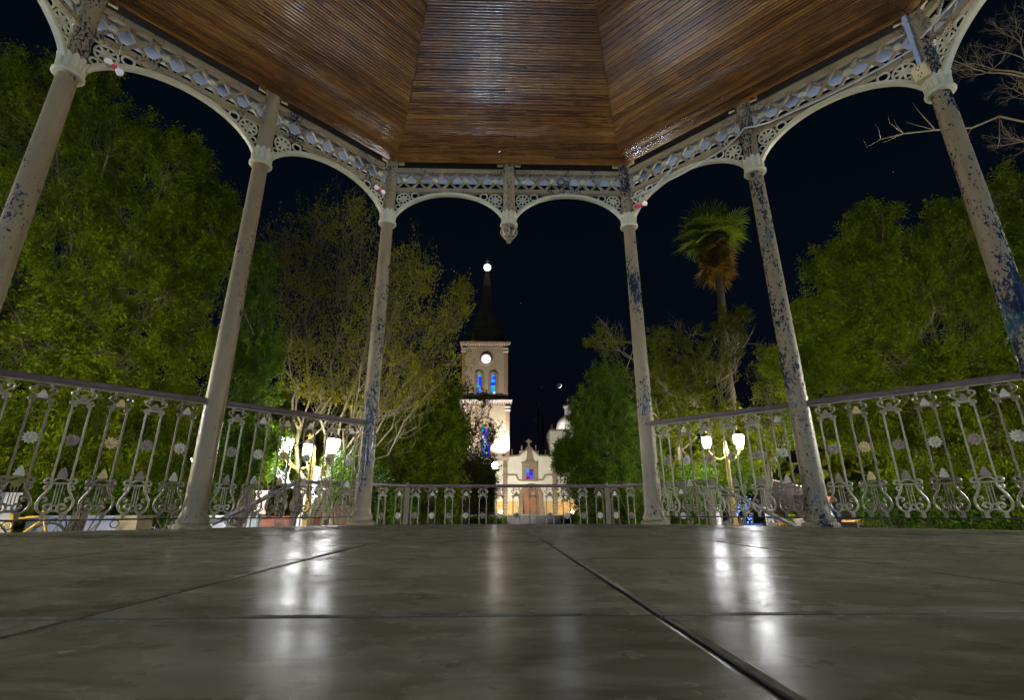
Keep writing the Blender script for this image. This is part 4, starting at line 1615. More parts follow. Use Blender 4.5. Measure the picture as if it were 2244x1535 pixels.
for lab, loc, tg, wv, c, cone in FL:
    rot = (Vector(tg) - Vector(loc)).to_track_quat('Z', 'Y').to_matrix().to_4x4()
    Tf = Matrix.Translation(Vector(loc)) @ rot
    t = thing('floodlight', lab, 'floodlight', Tf, 'floodlights lighting the church')
    hs = put('housing', mfl, t, Tf)
    put('flood_glass', mgl, hs, Tf)
    spot('flood_beam', tuple(Tf @ Vector((0, 0, 0.12))), tg, wv, c, cone)
# small warm ground lamps at the foot of the church
mwl = MB().sphere((0, 0, 0), 0.16, 14, 10).mesh('bulb', emit('warm_bulb', (1.0, 0.74, 0.48), 130.0), True)
mwb = MB().lathe([(0.10, -0.32), (0.10, -0.28), (0.05, -0.26), (0.05, -0.15)], 10).mesh('bulb_base', M['lampiron'], True)
for px, py, lab in ((1021, 1127, 'small warm ground lamp at the foot of the tower wall'), (1258, 1124, 'small warm ground lamp right of the church steps'), (1098, 1131, 'small warm ground lamp left of the church steps')):
    q = at(px, py, YF - 3.0)
    z_ = max(q.z, zf + 0.34)
    t = thing('ground_lamp', lab, 'ground lamp', (q.x, YF - 2.0, z_), 'ground lamps before the church')
    put('bulb', mwl, t, Matrix.Translation((q.x, YF - 2.0, z_)))
    put('bulb_base', mwb, t, Matrix.Translation((q.x, YF - 2.0, z_)))
    point('ground_lamp_light', (q.x, YF - 2.0, z_), 95, (1.0, 0.66, 0.33), 0.17)

# ------------------------------------------------------------------ trees
def leaf_mesh(name, P, D, size, asp, material, curl=0.0):
    """one bent four-sided leaf per point; P positions, D directions of growth"""
    N = len(P)
    D = D / (np.linalg.norm(D, axis=1, keepdims=True) + 1e-9)
    rnd = rng.normal(size=(N, 3))
    S = np.cross(D, rnd)
    S /= (np.linalg.norm(S, axis=1, keepdims=True) + 1e-9)
    Nn = np.cross(D, S)
    L = (size * rng.uniform(0.6, 1.35, N))[:, None]
    W = L * asp
    a = P
    b = P + D * L * 0.45 + S * W * 0.5 + Nn * L * 0.06
    c = P + D * L - Nn * L * 0.12
    d = P + D * L * 0.45 - S * W * 0.5 + Nn * L * 0.06
    V = np.stack([a, b, c, d], 1).reshape(-1, 3)
    me = bpy.data.meshes.new(name)
    me.vertices.add(4 * N)
    me.vertices.foreach_set('co', V.astype(np.float32).ravel())
    me.loops.add(4 * N)
    me.loops.foreach_set('vertex_index', np.arange(4 * N, dtype=np.int32))
    me.polygons.add(N)
    me.polygons.foreach_set('loop_start', np.arange(0, 4 * N, 4, dtype=np.int32))
    me.polygons.foreach_set('loop_total', np.full(N, 4, dtype=np.int32))
    at_ = me.attributes.new('tone', 'FLOAT', 'FACE')
    at_.data.foreach_set('value', rng.uniform(0, 1, N).astype(np.float32))
    me.materials.append(material)
    me.update()
    me.validate()
    return me


def rand_in_ball(n, shell=0.0):
    v = rng.normal(size=(n, 3))
    v /= np.linalg.norm(v, axis=1, keepdims=True)
    r = rng.uniform(shell ** 3, 1, n) ** (1 / 3)
    return v * r[:, None]


def curve_pts(p0, p1, sag, n, wob):
    """n+1 points from p0 to p1, bowing by sag (vector) with random wobble"""
    t = np.linspace(0, 1, n + 1)[:, None]
    P = p0 * (1 - t) + p1 * t + np.asarray(sag) * (4 * t * (1 - t))
    L = np.linalg.norm(p1 - p0)
    w_ = rng.normal(size=(n + 1, 3)) * wob * L
    w_[0] = 0
    w_[-1] *= 0.3
    return P + w_


def tree(name, label, cat, base, blobs, leaf, bark, twigs=40, leaves=40, lsize=0.09, asp=0.4, droop=0.0, up=0.0, spread=0.10,
         trunk_r=0.16, fork=0.4, leaf_from=0.35, twig_r=0.010, group=None, stems=1, jitter=0.25, twig_len=0.5, crownname='crown', limb_wob=0.05, bare=0, limb_r=0.014):
    """blobs: list of (centre xyz, (rx, ry, rz), weight) clumps that make the crown; limbs run from the trunk to each clump"""
    base = np.array(base, float)
    root = thing(name, label, cat, tuple(base), group)
    cen = np.array([b[0] for b in blobs], float)
    top = cen[:, 2].max()
    mid = cen.mean(0)
    wood_ = MB()
    # stems
    forks = []
    for s in range(stems):
        off = np.array([math.cos(2.4 * s) * trunk_r * 1.3 * (stems > 1), math.sin(2.4 * s) * trunk_r * 1.3 * (stems > 1), 0])
        lean = rng.normal(size=3) * 0.25 * (stems > 1)
        tp = base + np.array([0, 0, (top - base[2]) * fork]) + (mid - base) * np.array([0.5, 0.5, 0]) * fork * 1.2 + off * 5 + lean
        pts = curve_pts(base + off, tp, (0, 0, 0), 7, 0.02)
        rr = np.linspace(trunk_r * (1.25 if stems == 1 else 0.75), trunk_r * (0.7 if stems == 1 else 0.5), 8)
        rr[0] *= 1.35
        wood_.tube(pts, list(rr), 9)
        forks.append((tp, rr[-1], pts))
    LP, LD = [], []
    for bi, (c, r, wgt) in enumerate(blobs):
        c = np.array(c, float)
        r = np.array(r, float)
        f = min(forks, key=lambda q: np.linalg.norm(q[0] - c) * rng.uniform(0.8, 1.3))
        p0 = f[2][rng.integers(4, 8)]
        pts = curve_pts(p0, c + rng.normal(size=3) * r * 0.15, (0, 0, -0.06 * np.linalg.norm(c - p0)), 8, limb_wob)
        r0 = min(f[1] * 0.8, limb_r + 0.03 * float(r.mean()))
        wood_.tube(pts, list(np.linspace(r0, r0 * 0.35, 9)), 6)
        nt_ = max(4, int(twigs * wgt * rng.uniform(0.6, 1.15)))
        ends = c + rand_in_ball(nt_, twig_len) * r
        for e in ends:
            st = pts[rng.integers(3, 9)] if rng.random() < 0.55 else c + rng.normal(size=3) * r * 0.25
            L = np.linalg.norm(e - st)
            tw_ = curve_pts(st, e + np.array([0, 0, -droop * L * 0.35 + up * L * 0.2]), (0, 0, (0.22 * droop - 0.18 * up) * L), 6, 0.045)
            wood_.tube(tw_, list(np.linspace(twig_r, twig_r * 0.35, 7)), 4)
            if bare and rng.random() < bare:
                for _ in range(3):
                    q = tw_[rng.integers(2, 6)]
                    e3 = q + (tw_[-1] - q) * 0.8 + rng.normal(size=3) * L * 0.16
                    wood_.tube(curve_pts(q, e3, (0, 0, 0.05 * L), 3, 0.05), [twig_r * 0.6, twig_r * 0.5, twig_r * 0.4, twig_r * 0.25], 3)
                continue
            nl = max(1, int(leaves * rng.uniform(0.5, 1.5)))
            t = rng.uniform(leaf_from, 1.0, nl) * 6
            i = np.minimum(t.astype(int), 5)
            fr = (t - i)[:, None]
            pos = tw_[i] * (1 - fr) + tw_[i + 1] * fr
            dr = tw_[i + 1] - tw_[i]
            dr = dr / (np.linalg.norm(dr, axis=1, keepdims=True) + 1e-9)
            LP.append(pos + rng.normal(size=(nl, 3)) * spread)
            LD.append(dr + rng.normal(size=(nl, 3)) * (0.7 + jitter) + np.array([0, 0, -droop * 0.9 + up * 0.5]))
    build('trunk', wood_, bark, root, Matrix.Identity(4), True)
    if LP:
        put(crownname, leaf_mesh(crownname, np.concatenate(LP), np.concatenate(LD), lsize, asp, leaf), root, Matrix.Identity(4))
    return root


def bl(px, py, Y, rpx, rpy, w=1.0, depth=None):
    """clump whose middle stands on the plane y = Y where the photograph shows pixel (px, py)"""
    c = at(px, py, Y)
    dist = (c - CAM).dot(CAM_M.to_3x3() @ Vector((0, 0, -1)))
    k = dist / F
    rx = rpx * k
    return (tuple(c), (rx, depth if depth else (rpx + rpy) / 2 * k * 0.8, rpy * k), w)


def scatter(poly_blobs):
    return [bl(*b) for b in poly_blobs]


def gbase(px, Y):
    c = at(px, 1135, Y)
    return (c.x, Y, GZ)


# big feathery pepper tree on the left
tree('pepper_tree', 'huge feathery olive green pepper tree filling the left side', 'tree', gbase(190, 6.6), scatter([
    (80, 190, 4.2, 120, 90), (-90, 330, 4.0, 150, 120), (250, 300, 4.8, 130, 110), (380, 350, 5.0, 95, 90), (130, 420, 4.4, 150, 110),
    (420, 470, 5.2, 95, 80, 0.8), (300, 530, 4.9, 120, 90), (20, 560, 4.2, 150, 130), (170, 640, 4.7, 150, 110), (350, 660, 5.3, 120, 100),
    (60, 760, 4.4, 150, 110), (240, 790, 4.9, 140, 110), (420, 760, 5.6, 90, 110), (90, 930, 4.6, 130, 110), (270, 950, 5.2, 130, 100), (390, 900, 5.6, 90, 100),
    (-160, 650, 3.6, 160, 180), (-200, 900, 3.4, 160, 160), (470, 420, 5.6, 55, 60, 0.6), (200, 170, 4.4, 90, 60, .7), (470, 560, 5.6, 60, 60, .6), (500, 470, 5.8, 36, 40, .4), (-60, 120, 4.0, 120, 90)]),
    M['leaf_pepper'], M['bark'], twigs=84, leaves=175, lsize=0.074, asp=0.32, droop=0.55, spread=0.075, trunk_r=0.13, fork=0.45, twig_r=0.006, bare=0.04, leaf_from=0.5, twig_len=0.45)
# clipped conifer beside it
tree('cypress', 'dense dark green cypress between the second column and the bare branched tree', 'tree', gbase(540, 6.4), scatter([
    (560, 590, 6.4, 42, 60), (545, 680, 6.4, 62, 70), (560, 780, 6.4, 78, 80), (530, 880, 6.4, 90, 80), (560, 970, 6.4, 88, 70), (500, 1040, 6.4, 100, 60)]),
    M['leaf_conifer'], M['bark_dark'], twigs=140, leaves=80, lsize=0.075, asp=0.4, up=0.5, spread=0.045, trunk_r=0.14, fork=0.5, twig_len=0.6, leaf_from=0.15)
# yellowing tree with many pale stems behind the left lamp
tree('yellowing_tree', 'many stemmed tree with thin yellow leaves behind the left lamp post', 'tree', gbase(690, 9.2), scatter([
    (620, 540, 9.4, 70, 75), (700, 500, 9.6, 60, 70), (780, 500, 9.4, 55, 70), (860, 570, 9.4, 70, 70), (920, 610, 9.2, 55, 60), (640, 640, 9.0, 80, 80),
    (740, 620, 9.6, 80, 80), (840, 680, 9.3, 90, 70), (930, 720, 9.4, 75, 70), (1000, 690, 9.8, 45, 55, .8), (990, 800, 9.8, 60, 55), (650, 750, 8.9, 80, 70),
    (760, 760, 9.4, 90, 70), (870, 800, 9.2, 80, 60), (700, 850, 9.0, 80, 50), (810, 870, 9.2, 70, 50), (930, 850, 9.6, 60, 50), (1010, 640, 10.0, 22, 40, .5), (775, 450, 9.4, 22, 26, .5)]),
    M['leaf_yellow'], simple('bark_tan', (0.17, 0.135, 0.07), 0.85, 0, 0.4, 8, 0.4), twigs=64, leaves=25, lsize=0.08, asp=0.5, up=0.9, spread=0.075, trunk_r=0.10, fork=0.30, stems=6, twig_r=0.006, leaf_from=0.5, twig_len=0.6, limb_wob=0.03, bare=0.10, limb_r=0.006)
# whitewashed trunk in front of it belongs to another pepper tree
tree('small_tree', 'leafy tree with whitewashed trunk right behind the left lamp post', 'tree', gbase(652, 8.4), scatter([
    (760, 1010, 9.0, 60, 40), (590, 1000, 8.6, 50, 50), (700, 1045, 10.0, 70, 30), (830, 1060, 9.4, 40, 45)]),
    M['leaf_bright'], M['lime'], twigs=60, leaves=36, lsize=0.08, asp=0.42, droop=0.3, spread=0.06, trunk_r=0.13, fork=0.9)
# weeping dark tree left of the church
tree('weeping_conifer', 'dark weeping conifer between the left inner column and the church tower', 'tree', gbase(925, 11.0), scatter([
    (900, 900, 11, 70, 60), (970, 880, 11.3, 50, 60), (860, 970, 10.6, 75, 70), (945, 980, 11, 75, 70), (880, 1060, 10.8, 80, 60), (985, 1060, 11.4, 50, 65), (930, 840, 11.2, 60, 45), (1000, 950, 11.6, 30, 60), (830, 1100, 10.4, 60, 50), (940, 1120, 11, 80, 40)]),
    M['leaf_pepper'], M['bark'], twigs=90, leaves=125, lsize=0.085, asp=0.30, droop=0.6, spread=0.08, trunk_r=0.15, fork=0.6, twig_r=0.008)
# small open tree silhouetted on the tower
tree('small_tree', 'small open leafed tree standing dark against the lit tower', 'tree', gbase(1020, 24.0), scatter([
    (1022, 855, 24, 30, 26), (1062, 868, 24, 26, 18, .7), (1020, 925, 24, 34, 45, .8), (1050, 950, 24.5, 42, 40, .9), (1082, 945, 24, 24, 28, .6), (1030, 1010, 24, 42, 40), (1068, 1015, 24, 30, 34, .8), (1030, 1070, 23.6, 44, 34, .35), (1070, 1060, 23.6, 40, 36, .4), (1005, 960, 24, 22, 60)]),
    M['leaf_olive'], M['bark_dark'], twigs=50, leaves=14, lsize=0.16, asp=0.5, up=0.2, spread=0.10, trunk_r=0.15, fork=0.45, twig_r=0.018, leaf_from=0.4, bare=0.25)
# dense dark tree right of the church
tree('broad_conifer', 'dense dark green conifer hiding the right half of the church', 'tree', gbase(1335, 13.0), scatter([
    (1330, 830, 13, 62, 55), (1290, 900, 13, 55, 65), (1370, 900, 13, 75, 70), (1265, 985, 13.2, 52, 60), (1340, 990, 12.6, 80, 70), (1410, 980, 13, 60, 80), (1280, 1060, 13, 66, 55), (1360, 1070, 12.6, 85, 60), (1430, 1070, 13, 50, 60), (1340, 1130, 12.6, 90, 40), (1232, 1005, 13.4, 26, 40, .6)]),
    M['leaf_conifer'], M['bark'], twigs=150, leaves=110, lsize=0.082, asp=0.36, droop=0.25, spread=0.055, trunk_r=0.16, fork=0.5, twig_len=0.65, leaf_from=0.2)
# airy tree with bare twigs on top, before the palm
tree('mesquite_tree', 'airy green tree with bare pale twigs on top below the palm', 'tree', gbase(1500, 13.6), scatter([
    (1330, 745, 13.4, 60, 35, .3), (1440, 745, 13.8, 55, 35, .35), (1520, 740, 13.8, 75, 40, .4), (1612, 700, 13.8, 46, 40, .9), (1440, 810, 13.6, 70, 50), (1540, 800, 13.8, 80, 50), (1500, 870, 13.4, 90, 50), (1570, 920, 13.2, 80, 60), (1480, 940, 13.4, 70, 60), (1560, 1010, 13.2, 70, 60), (1500, 1060, 13.2, 60, 60)]),
    M['leaf_olive'], M['bark_pale'], twigs=85, leaves=105, lsize=0.088, asp=0.30, droop=0.15, up=0.3, spread=0.065, trunk_r=0.11, fork=0.55, twig_r=0.007, bare=0.06)


def twig_tree(label, base, starts, leaf_at=(), r0=0.045, name='bare_tree', spread_=0.55, depth=4, seg=0.5):
    """leafless limbs that divide again and again"""
    root = thing(name, label, 'tree', base)
    mb = MB()

    def grow(p, d, L, r, lv):
        n = 4
        pts, rr = [p], [r]
        q, dd = p, d
        for i in range(n):
            dd = (dd + Vector(rng.normal(size=3)) * 0.16 + Vector((0, 0, 0.05))).normalized()
            q = q + dd * (L / n)
            pts.append(q)
            rr.append(r * (1 - 0.45 * (i + 1) / n))
            if lv > 0 and i >= 1 and rng.random() < 0.75:
                side = (dd + Vector(rng.normal(size=3)) * spread_).normalized()
                grow(q, side, L * rng.uniform(0.45, 0.75), rr[-1] * 0.68, lv - 1)
        mb.tube(pts, rr, 5 if lv > 1 else 4)
        if lv > 0:
            for _ in range(2):
                grow(q, (dd + Vector(rng.normal(size=3)) * spread_ * 0.8).normalized(), L * rng.uniform(0.5, 0.8), rr[-1] * 0.8, lv - 1)

    for (p, d, L, r) in starts:
        grow(Vector(p), Vector(d).normalized(), L, r, depth)
    return root, mb


def limb_to(mb, a, b, r0, r1, n=8, wob=0.03):
    mb.tube(curve_pts(np.array(a), np.array(b), (0, 0, 0.05), n, wob), list(np.linspace(r0, r1, n + 1)), 7)


# pale bare limbs standing over the airy tree
b0 = gbase(1470, 14.6)
c1, c2, c3, c4 = at(1530, 800, 14.4), at(1390, 790, 14.4), at(1560, 820, 14.4), at(1470, 880, 14.5)
rt, mb = twig_tree('leafless pale limbed tree spreading twigs over the airy tree', b0, [
    (c1, (0.05, 0, 1), 1.1, 0.035), (c1, (-0.8, 0, 0.75), 1.1, 0.03), (c2, (-0.55, 0, 0.8), 1.0, 0.03), (c2, (-0.9, 0, 0.5), 1.1, 0.03), (c3, (0.75, 0, 0.65), 1.2, 0.035)], depth=3, spread_=0.5)
limb_to(mb, b0, c4, 0.16, 0.09)
for c_ in (c1, c2, c3):
    limb_to(mb, c4, c_, 0.075, 0.036)
build('trunk', mb, M['bark_pale'], rt, Matrix.Identity(4), True)

# large feathery tree on the right
tree('pepper_tree', 'large feathery green pepper tree filling the right side', 'tree', gbase(2040, 7.6), scatter([
    (1910, 480, 6.6, 70, 55), (1830, 580, 6.8, 80, 65), (1960, 560, 6.4, 100, 80), (2090, 500, 6.0, 110, 90), (2210, 430, 5.6, 110, 90), (1790, 690, 6.9, 75, 70), (1900, 680, 6.6, 110, 80), (2040, 650, 6.2, 120, 90), (2190, 640, 5.6, 120, 110),
    (1730, 790, 7.2, 70, 70), (1840, 800, 6.8, 100, 80), (1970, 790, 6.4, 110, 80), (2110, 800, 6.0, 120, 90), (2240, 830, 5.4, 110, 110), (1890, 930, 6.6, 100, 80), (2020, 940, 6.2, 120, 80), (2170, 960, 5.6, 120, 90), (1760, 900, 7.4, 70, 60, .8),
    (2330, 600, 5.0, 130, 160), (2360, 850, 4.8, 130, 160), (2060, 1060, 6.0, 130, 70), (2210, 1080, 5.4, 120, 80)]),
    M['leaf_pepper'], M['bark'], twigs=84, leaves=175, lsize=0.074, asp=0.32, droop=0.5, spread=0.075, trunk_r=0.13, fork=0.45, twig_r=0.006, bare=0.04, leaf_from=0.5, twig_len=0.45)
# small tree behind the right lamp
tree('small_tree', 'dull green tree between the palm trunk and the large right tree', 'tree', gbase(1690, 12.5), scatter([
    (1680, 790, 12.5, 40, 50), (1700, 860, 12.4, 60, 60), (1660, 930, 12.5, 70, 50), (1720, 960, 12.2, 60, 50), (1650, 1000, 12.6, 60, 45, .7)]),
    M['leaf_olive'], M['bark_dark'], twigs=60, leaves=50, lsize=0.085, asp=0.34, droop=0.4, spread=0.07, trunk_r=0.12, fork=0.5)
# leafless tree reaching in from the right edge
b0 = gbase(2480, 3.2)
q1, q2, q3 = at(2300, 280, 3.4), at(2260, 170, 3.3), at(2380, 420, 3.3)
rt, mb = twig_tree('leafless tree reaching grey twigs in from the right edge', b0, [
    (q2, (-0.8, 0.1, 0.55), 0.75, 0.022), (q2, (-0.2, 0, 1), 0.8, 0.022), (q2, (-0.9, 0.15, -0.1), 0.85, 0.022), (q1, (-0.9, 0.1, 0.3), 0.8, 0.022), (q1, (-0.7, 0.1, -0.35), 0.6, 0.018)], depth=4, spread_=0.5)
limb_to(mb, b0, q3, 0.15, 0.07)
limb_to(mb, q3, q1, 0.06, 0.03)
limb_to(mb, q3, q2, 0.06, 0.03)
lo_pts = [at(2260, 270, 3.4), at(2190, 255, 3.4), at(2130, 280, 3.4), at(2050, 285, 3.4), at(1980, 293, 3.4), at(1930, 305, 3.4), at(1900, 322, 3.4), at(1891, 305, 3.4)]
mb.tube([q1] + lo_pts, [0.024, 0.022, 0.020, 0.019, 0.017, 0.014, 0.010, 0.007, 0.004], 6)
for a_, bs in ((3, [(2010, 240), (2000, 225)]), (4, [(1950, 270), (1945, 250)]), (4, [(1965, 275), (1958, 258)]), (5, [(1925, 283), (1918, 272)]), (3, [(1985, 268)]), (4, [(1935, 312)]), (2, [(2100, 330), (2085, 320)]), (1, [(2190, 310), (2185, 325)])):
    st_ = lo_pts[a_]
    mb.tube([st_] + [at(px, py, 3.4 + 0.05 * k_) for k_, (px, py) in enumerate(bs)], list(np.linspace(0.010, 0.004, len(bs) + 1)), 5)
build('trunk', mb, M['bark_pale'], rt, Matrix.Identity(4), True)

# fan palm
pb = gbase(1618, 17.0)
pt = np.array(at(1562, 520, 17.2))
palm = thing('palm_tree', 'tall fan palm with a skirt of dead fronds above the right trees', 'palm tree', pb)
mb = MB()
tp = curve_pts(np.array(pb), pt, (0.10, 0, 0), 14, 0.002)
mb.tube(tp, list(np.linspace(0.24, 0.15, 15) * np.where(np.arange(15) % 2, 1.0, 1.06)), 12)
build('trunk', mb, M['bark_dark'], palm, Matrix.Identity(4), True)


def frond(mb, origin, d, petiole, blade, dead=False):
    d = Vector(d).normalized()
    o_ = Vector(origin)
    sag = Vector((0, 0, -0.35 if not dead else -0.1))
    p1 = o_ + d * petiole
    mb.tube([o_, (o_ + p1) / 2 + Vector((0, 0, 0.03)), p1], [0.022, 0.016, 0.012], 4)
    side = d.cross(Vector((0, 0, 1)))
    if side.length < 0.05:
        side = Vector((1, 0, 0))
    side.normalize()
    side = (side + Vector(rng.normal(size=3)) * 0.25).normalized()
    upv = side.cross(d)
    nseg = 22
    for i in range(nseg):
        a = R(-118 + 236 * i / (nseg - 1))
        dd = (d * math.cos(a) + side * math.sin(a)).normalized()
        L = blade * (0.75 + 0.25 * math.cos(a)) * rng.uniform(0.85, 1.1)
        wv = 0.050
        n_ = dd.cross(upv).normalized()
        m_ = p1 + dd * L * 0.55 + sag * (L * 0.12)
        e_ = p1 + dd * L + sag * (L * 0.45) + Vector(rng.normal(size=3)) * 0.04
        k_ = len(mb.v)
        mb.v += [tuple(p1 + n_ * 0.006), tuple(p1 - n_ * 0.006), tuple(m_ - n_ * wv / 2), tuple(m_ + n_ * wv / 2), tuple(e_)]
        mb.f += [(k_, k_ + 1, k_ + 2, k_ + 3), (k_ + 3, k_ + 2, k_ + 4)]


crown_c = Vector(pt) + Vector((0, 0, 0.1))
for i in range(34):
    az = 2.399 * i
    el = R(82 - 108 * (i / 33) ** 0.9)
    d = (math.cos(az) * math.cos(el), math.sin(az) * math.cos(el), math.sin(el))
    mb = MB()
    frond(mb, crown_c, d, rng.uniform(0.75, 1.05), rng.uniform(1.0, 1.35))
    build('frond', mb, M['leaf_palm'], palm, Matrix.Identity(4))
for i in range(74):
    az = 2.399 * i + 0.4
    el = R(-48 - 38 * rng.random())
    d = (math.cos(az) * math.cos(el), math.sin(az) * math.cos(el), math.sin(el))
    mb = MB()
    frond(mb, crown_c - Vector((0, 0, rng.uniform(0.0, 1.5))), d, rng.uniform(0.45, 0.95), rng.uniform(0.8, 1.2), True)
    build('dead_frond', mb, M['leaf_dead'], palm, Matrix.Identity(4))


# added unseen floodlight that brightens the palm from below
fl_ = Vector((pb[0] + 1.7, 15.9, GZ + 0.35))
rot = (Vector(pt) - fl_).to_track_quat('Z', 'Y').to_matrix().to_4x4()
Tf = Matrix.Translation(fl_) @ rot
t = thing('floodlight', 'added unseen floodlight brightening the fan palm from its foot', 'floodlight', Tf)
hs = put('housing', mfl, t, Tf)
put('flood_glass', mgl, hs, Tf)
spot('flood_beam', tuple(Tf @ Vector((0, 0, 0.12))), tuple(pt + np.array([0, 0, -0.6])), 15000, (1.0, 0.90, 0.64), 30, 0.7)


# low shrubs and hedges
def shrub(label, px, py, Y, rpx, rpy, leaf, n, lsize=0.07, name='shrub', group=None, flat=1.0):
    c, r, _ = bl(px, py, Y, rpx, rpy)
    c = np.array(c)
    root = thing(name, label, 'shrub', (c[0], c[1], GZ), group)
    mb = MB()
    zb = max(GZ, c[2] - r[2])
    for i in range(14):
        e = c + rand_in_ball(1, 0.4)[0] * np.array(r) * 0.9
        mb.tube(curve_pts(np.array([c[0] + rng.normal() * 0.05, c[1] + rng.normal() * 0.05, GZ]), e, (0, 0, 0), 5, 0.04), list(np.linspace(0.022, 0.006, 6)), 5)
    build('stem', mb, M['bark'], root, Matrix.Identity(4), True)
    k = max(8, n // 60)
    cc = c + rand_in_ball(k, 0.5) * np.array(r) * 0.9
    P = cc[rng.integers(0, k, n)] + rng.normal(size=(n, 3)) * np.array(r) * 0.22
    P[:, 2] = np.maximum(P[:, 2], GZ + 0.05)
    D = rng.normal(size=(n, 3)) + np.array([0, 0, 0.4])
    put('foliage', leaf_mesh('foliage', P, D, lsize, 0.45, leaf), root, Matrix.Identity(4))
    return root


for a in (
        ('bright green bush behind the left stair railing', 545, 1010, 7.2, 60, 60, M['leaf_bright'], 5000),
        ('pale lit bush right of the left lamp post', 765, 1045, 9.0, 60, 60, M['leaf_bright'], 6000),
        ('lit bush low behind the left landing railing', 850, 1110, 9.5, 70, 45, M['leaf_bright'], 6000),
        ('pale lit bush under the open tree before the tower', 1062, 1070, 26.0, 34, 36, M['leaf_bright'], 2600, 0.14),
        ('lit bush under the dark weeping conifer', 950, 1120, 12.0, 60, 40, M['leaf_olive'], 3500),
        ('bright bush left of the right lamp post', 1520, 1090, 11.6, 60, 70, M['leaf_bright'], 7000),
        ('leafy bush behind the right lamp post', 1600, 1040, 13.0, 70, 60, M['leaf_bright'], 6000),
        ('lit green bush low at the right beside the orange awning', 1960, 1110, 6.4, 80, 55, M['leaf_bright'], 7000),
        ('dark green bush at the far right edge below the railing', 2150, 1120, 5.8, 120, 55, M['leaf_bright'], 9000),
        ('round green bush left of the stone planter', 190, 1040, 6.0, 90, 70, M['leaf_bright'], 7000),
        ('yellow green low bush beside the second left column', 345, 1120, 7.5, 60, 45, M['leaf_bright'], 4000),
        ('tall green bush beside the stone planter', 420, 1040, 7.0, 70, 90, M['leaf_bright'], 7000)):
    shrub(*a)
for P, lab in HEDGES:
    c = P.mean(0)
    h = thing('hedge', lab, 'hedge', (c[0], c[1], GZ), 'box hedges beside the church steps')
    put('foliage', leaf_mesh('foliage', P, rng.normal(size=P.shape), 0.22, 0.6, M['leaf_conifer']), h, Matrix.Identity(4))
# the dark wood far behind on both sides: reads as one mass
N = 26000
th_ = np.where(rng.random(N) < 0.5, rng.uniform(R(104), R(172), N), rng.uniform(R(8), R(77), N))
rad = rng.uniform(24, 34, N)
hh = 5.5 + 1.6 * np.sin(th_ * 17) + 1.1 * np.sin(th_ * 41 + 1)
P = np.stack([rad * np.cos(th_), -4 + rad * np.sin(th_), GZ + rng.uniform(0, 1, N) ** 0.8 * hh], 1)
me = leaf_mesh('far_trees', P, rng.normal(size=(N, 3)) + np.array([0, 0, 0.3]), 0.55, 0.6, M['leaf_olive'])
tag(put('far_trees', me), 'dark band of trees closing the plaza on both sides', kind='stuff')

# ------------------------------------------------------------------ small things on the bandstand
# white conduit and outlet box on the right corner column
cr = corner(1)
u = (O - cr).normalized()
ang = math.atan2(u.y, u.x)
Tb = TR(cr.x, cr.y, 0, ang)
ob = thing('outlet_box', 'cream power outlet box with white conduit on the right corner column', 'outlet box', Tb)
Tx = Tb @ Matrix.Translation((0.105, -0.03, 3.36))
build('box', MB().box((0, 0, 0), (0.06, 0.095, 0.125)), M['tab'], ob, Tx)
fp = build('face_plate', MB().box((0.033, 0, 0), (0.006, 0.085, 0.112)), M['tab'], ob, Tx)
mb = MB()
for zz in (-0.032, 0.032):
    for yy in (-0.012, 0.012):
        mb.box((0.0365, yy, zz + 0.008), (0.003, 0.006, 0.018))
    mb.box((0.0365, 0, zz - 0.014), (0.003, 0.010, 0.010))
build('sockets', mb, M['iron'], fp, Tx)
build('conduit', MB().box((0.082, -0.03, 3.73), (0.022, 0.030, 0.59)), M['white'], ob, Tb)
mb = MB()
for zz in (3.55, 3.72, 3.9):
    mb.box((0.086, -0.03, zz), (0.026, 0.048, 0.012))
build('clips', mb, M['white'], ob, Tb)


# loose cable along the right girder
def on_side(k, u_, d_, z_):
    f = side_frame(k, u_, d_, z_)
    return f.to_translation()


M['cable'] = simple('grey_cable', (0.34, 0.33, 0.33), 0.5, 0, 0.2, 20)
pts = []
for k, u0, u1, zz in ((1, -A + 0.08, -0.10, (3.50, 3.60)), (1, 0.0, 0.0, (3.66, 3.66)), (1, 0.10, A - 0.05, (3.62, 3.66)), (2, -A + 0.05, -0.05, (3.70, 3.78))):
    n_ = 12 if u1 != u0 else 1
    for i in range(n_):
        q = i / max(1, n_ - 1)
        pts.append(on_side(k, u0 + (u1 - u0) * q, 0.045 + (0.03 if abs(u0 + (u1 - u0) * q) < 0.12 else 0) + 0.012 * math.sin(5 * q), zz[0] + (zz[1] - zz[0]) * q - 0.05 * math.sin(PI * q)))
cb = build('cable', MB().tube(pts, 0.0075, 6), M['cable'], None, None, True)
tag(cb, 'loose grey cable strung along the right lattice girder', 'cable')
mb = MB()
for s in range(3):
    pts = [on_side(1, -A + 0.16 + 0.05 * s + 0.42 * q + 0.03 * math.sin(9 * q + s), 0.05, 3.44 + 0.20 * q + 0.04 * math.sin(6 * q + 2 * s)) for q in np.linspace(0, 1, 14)]
    mb.tube(pts, 0.004, 4)
tg_ = build('wire_tangle', mb, M['cable'], None, None, True)
tag(tg_, 'tangle of thin wires beside the front right column head', 'wire')
# small round speaker on the front girder
Ts = side_frame(0, 0.60, 0.035, 3.742)
sp_ = thing('round_speaker', 'small grey round speaker fixed on the front lattice', 'speaker', Ts)
build('shell', MB().lathe([(0.045, -0.02), (0.050, 0.0), (0.046, 0.012), (0.036, 0.016), (0.036, 0.008)], 20), M['iron'], sp_, Ts @ RX, True)
build('grille', MB().lathe([(0.035, 0.006), (0.030, 0.014), (0.012, 0.020)], 20), simple('grey_grille', (0.16, 0.17, 0.17), 0.6, 0.2, 0.5, 120), sp_, Ts @ RX, True)

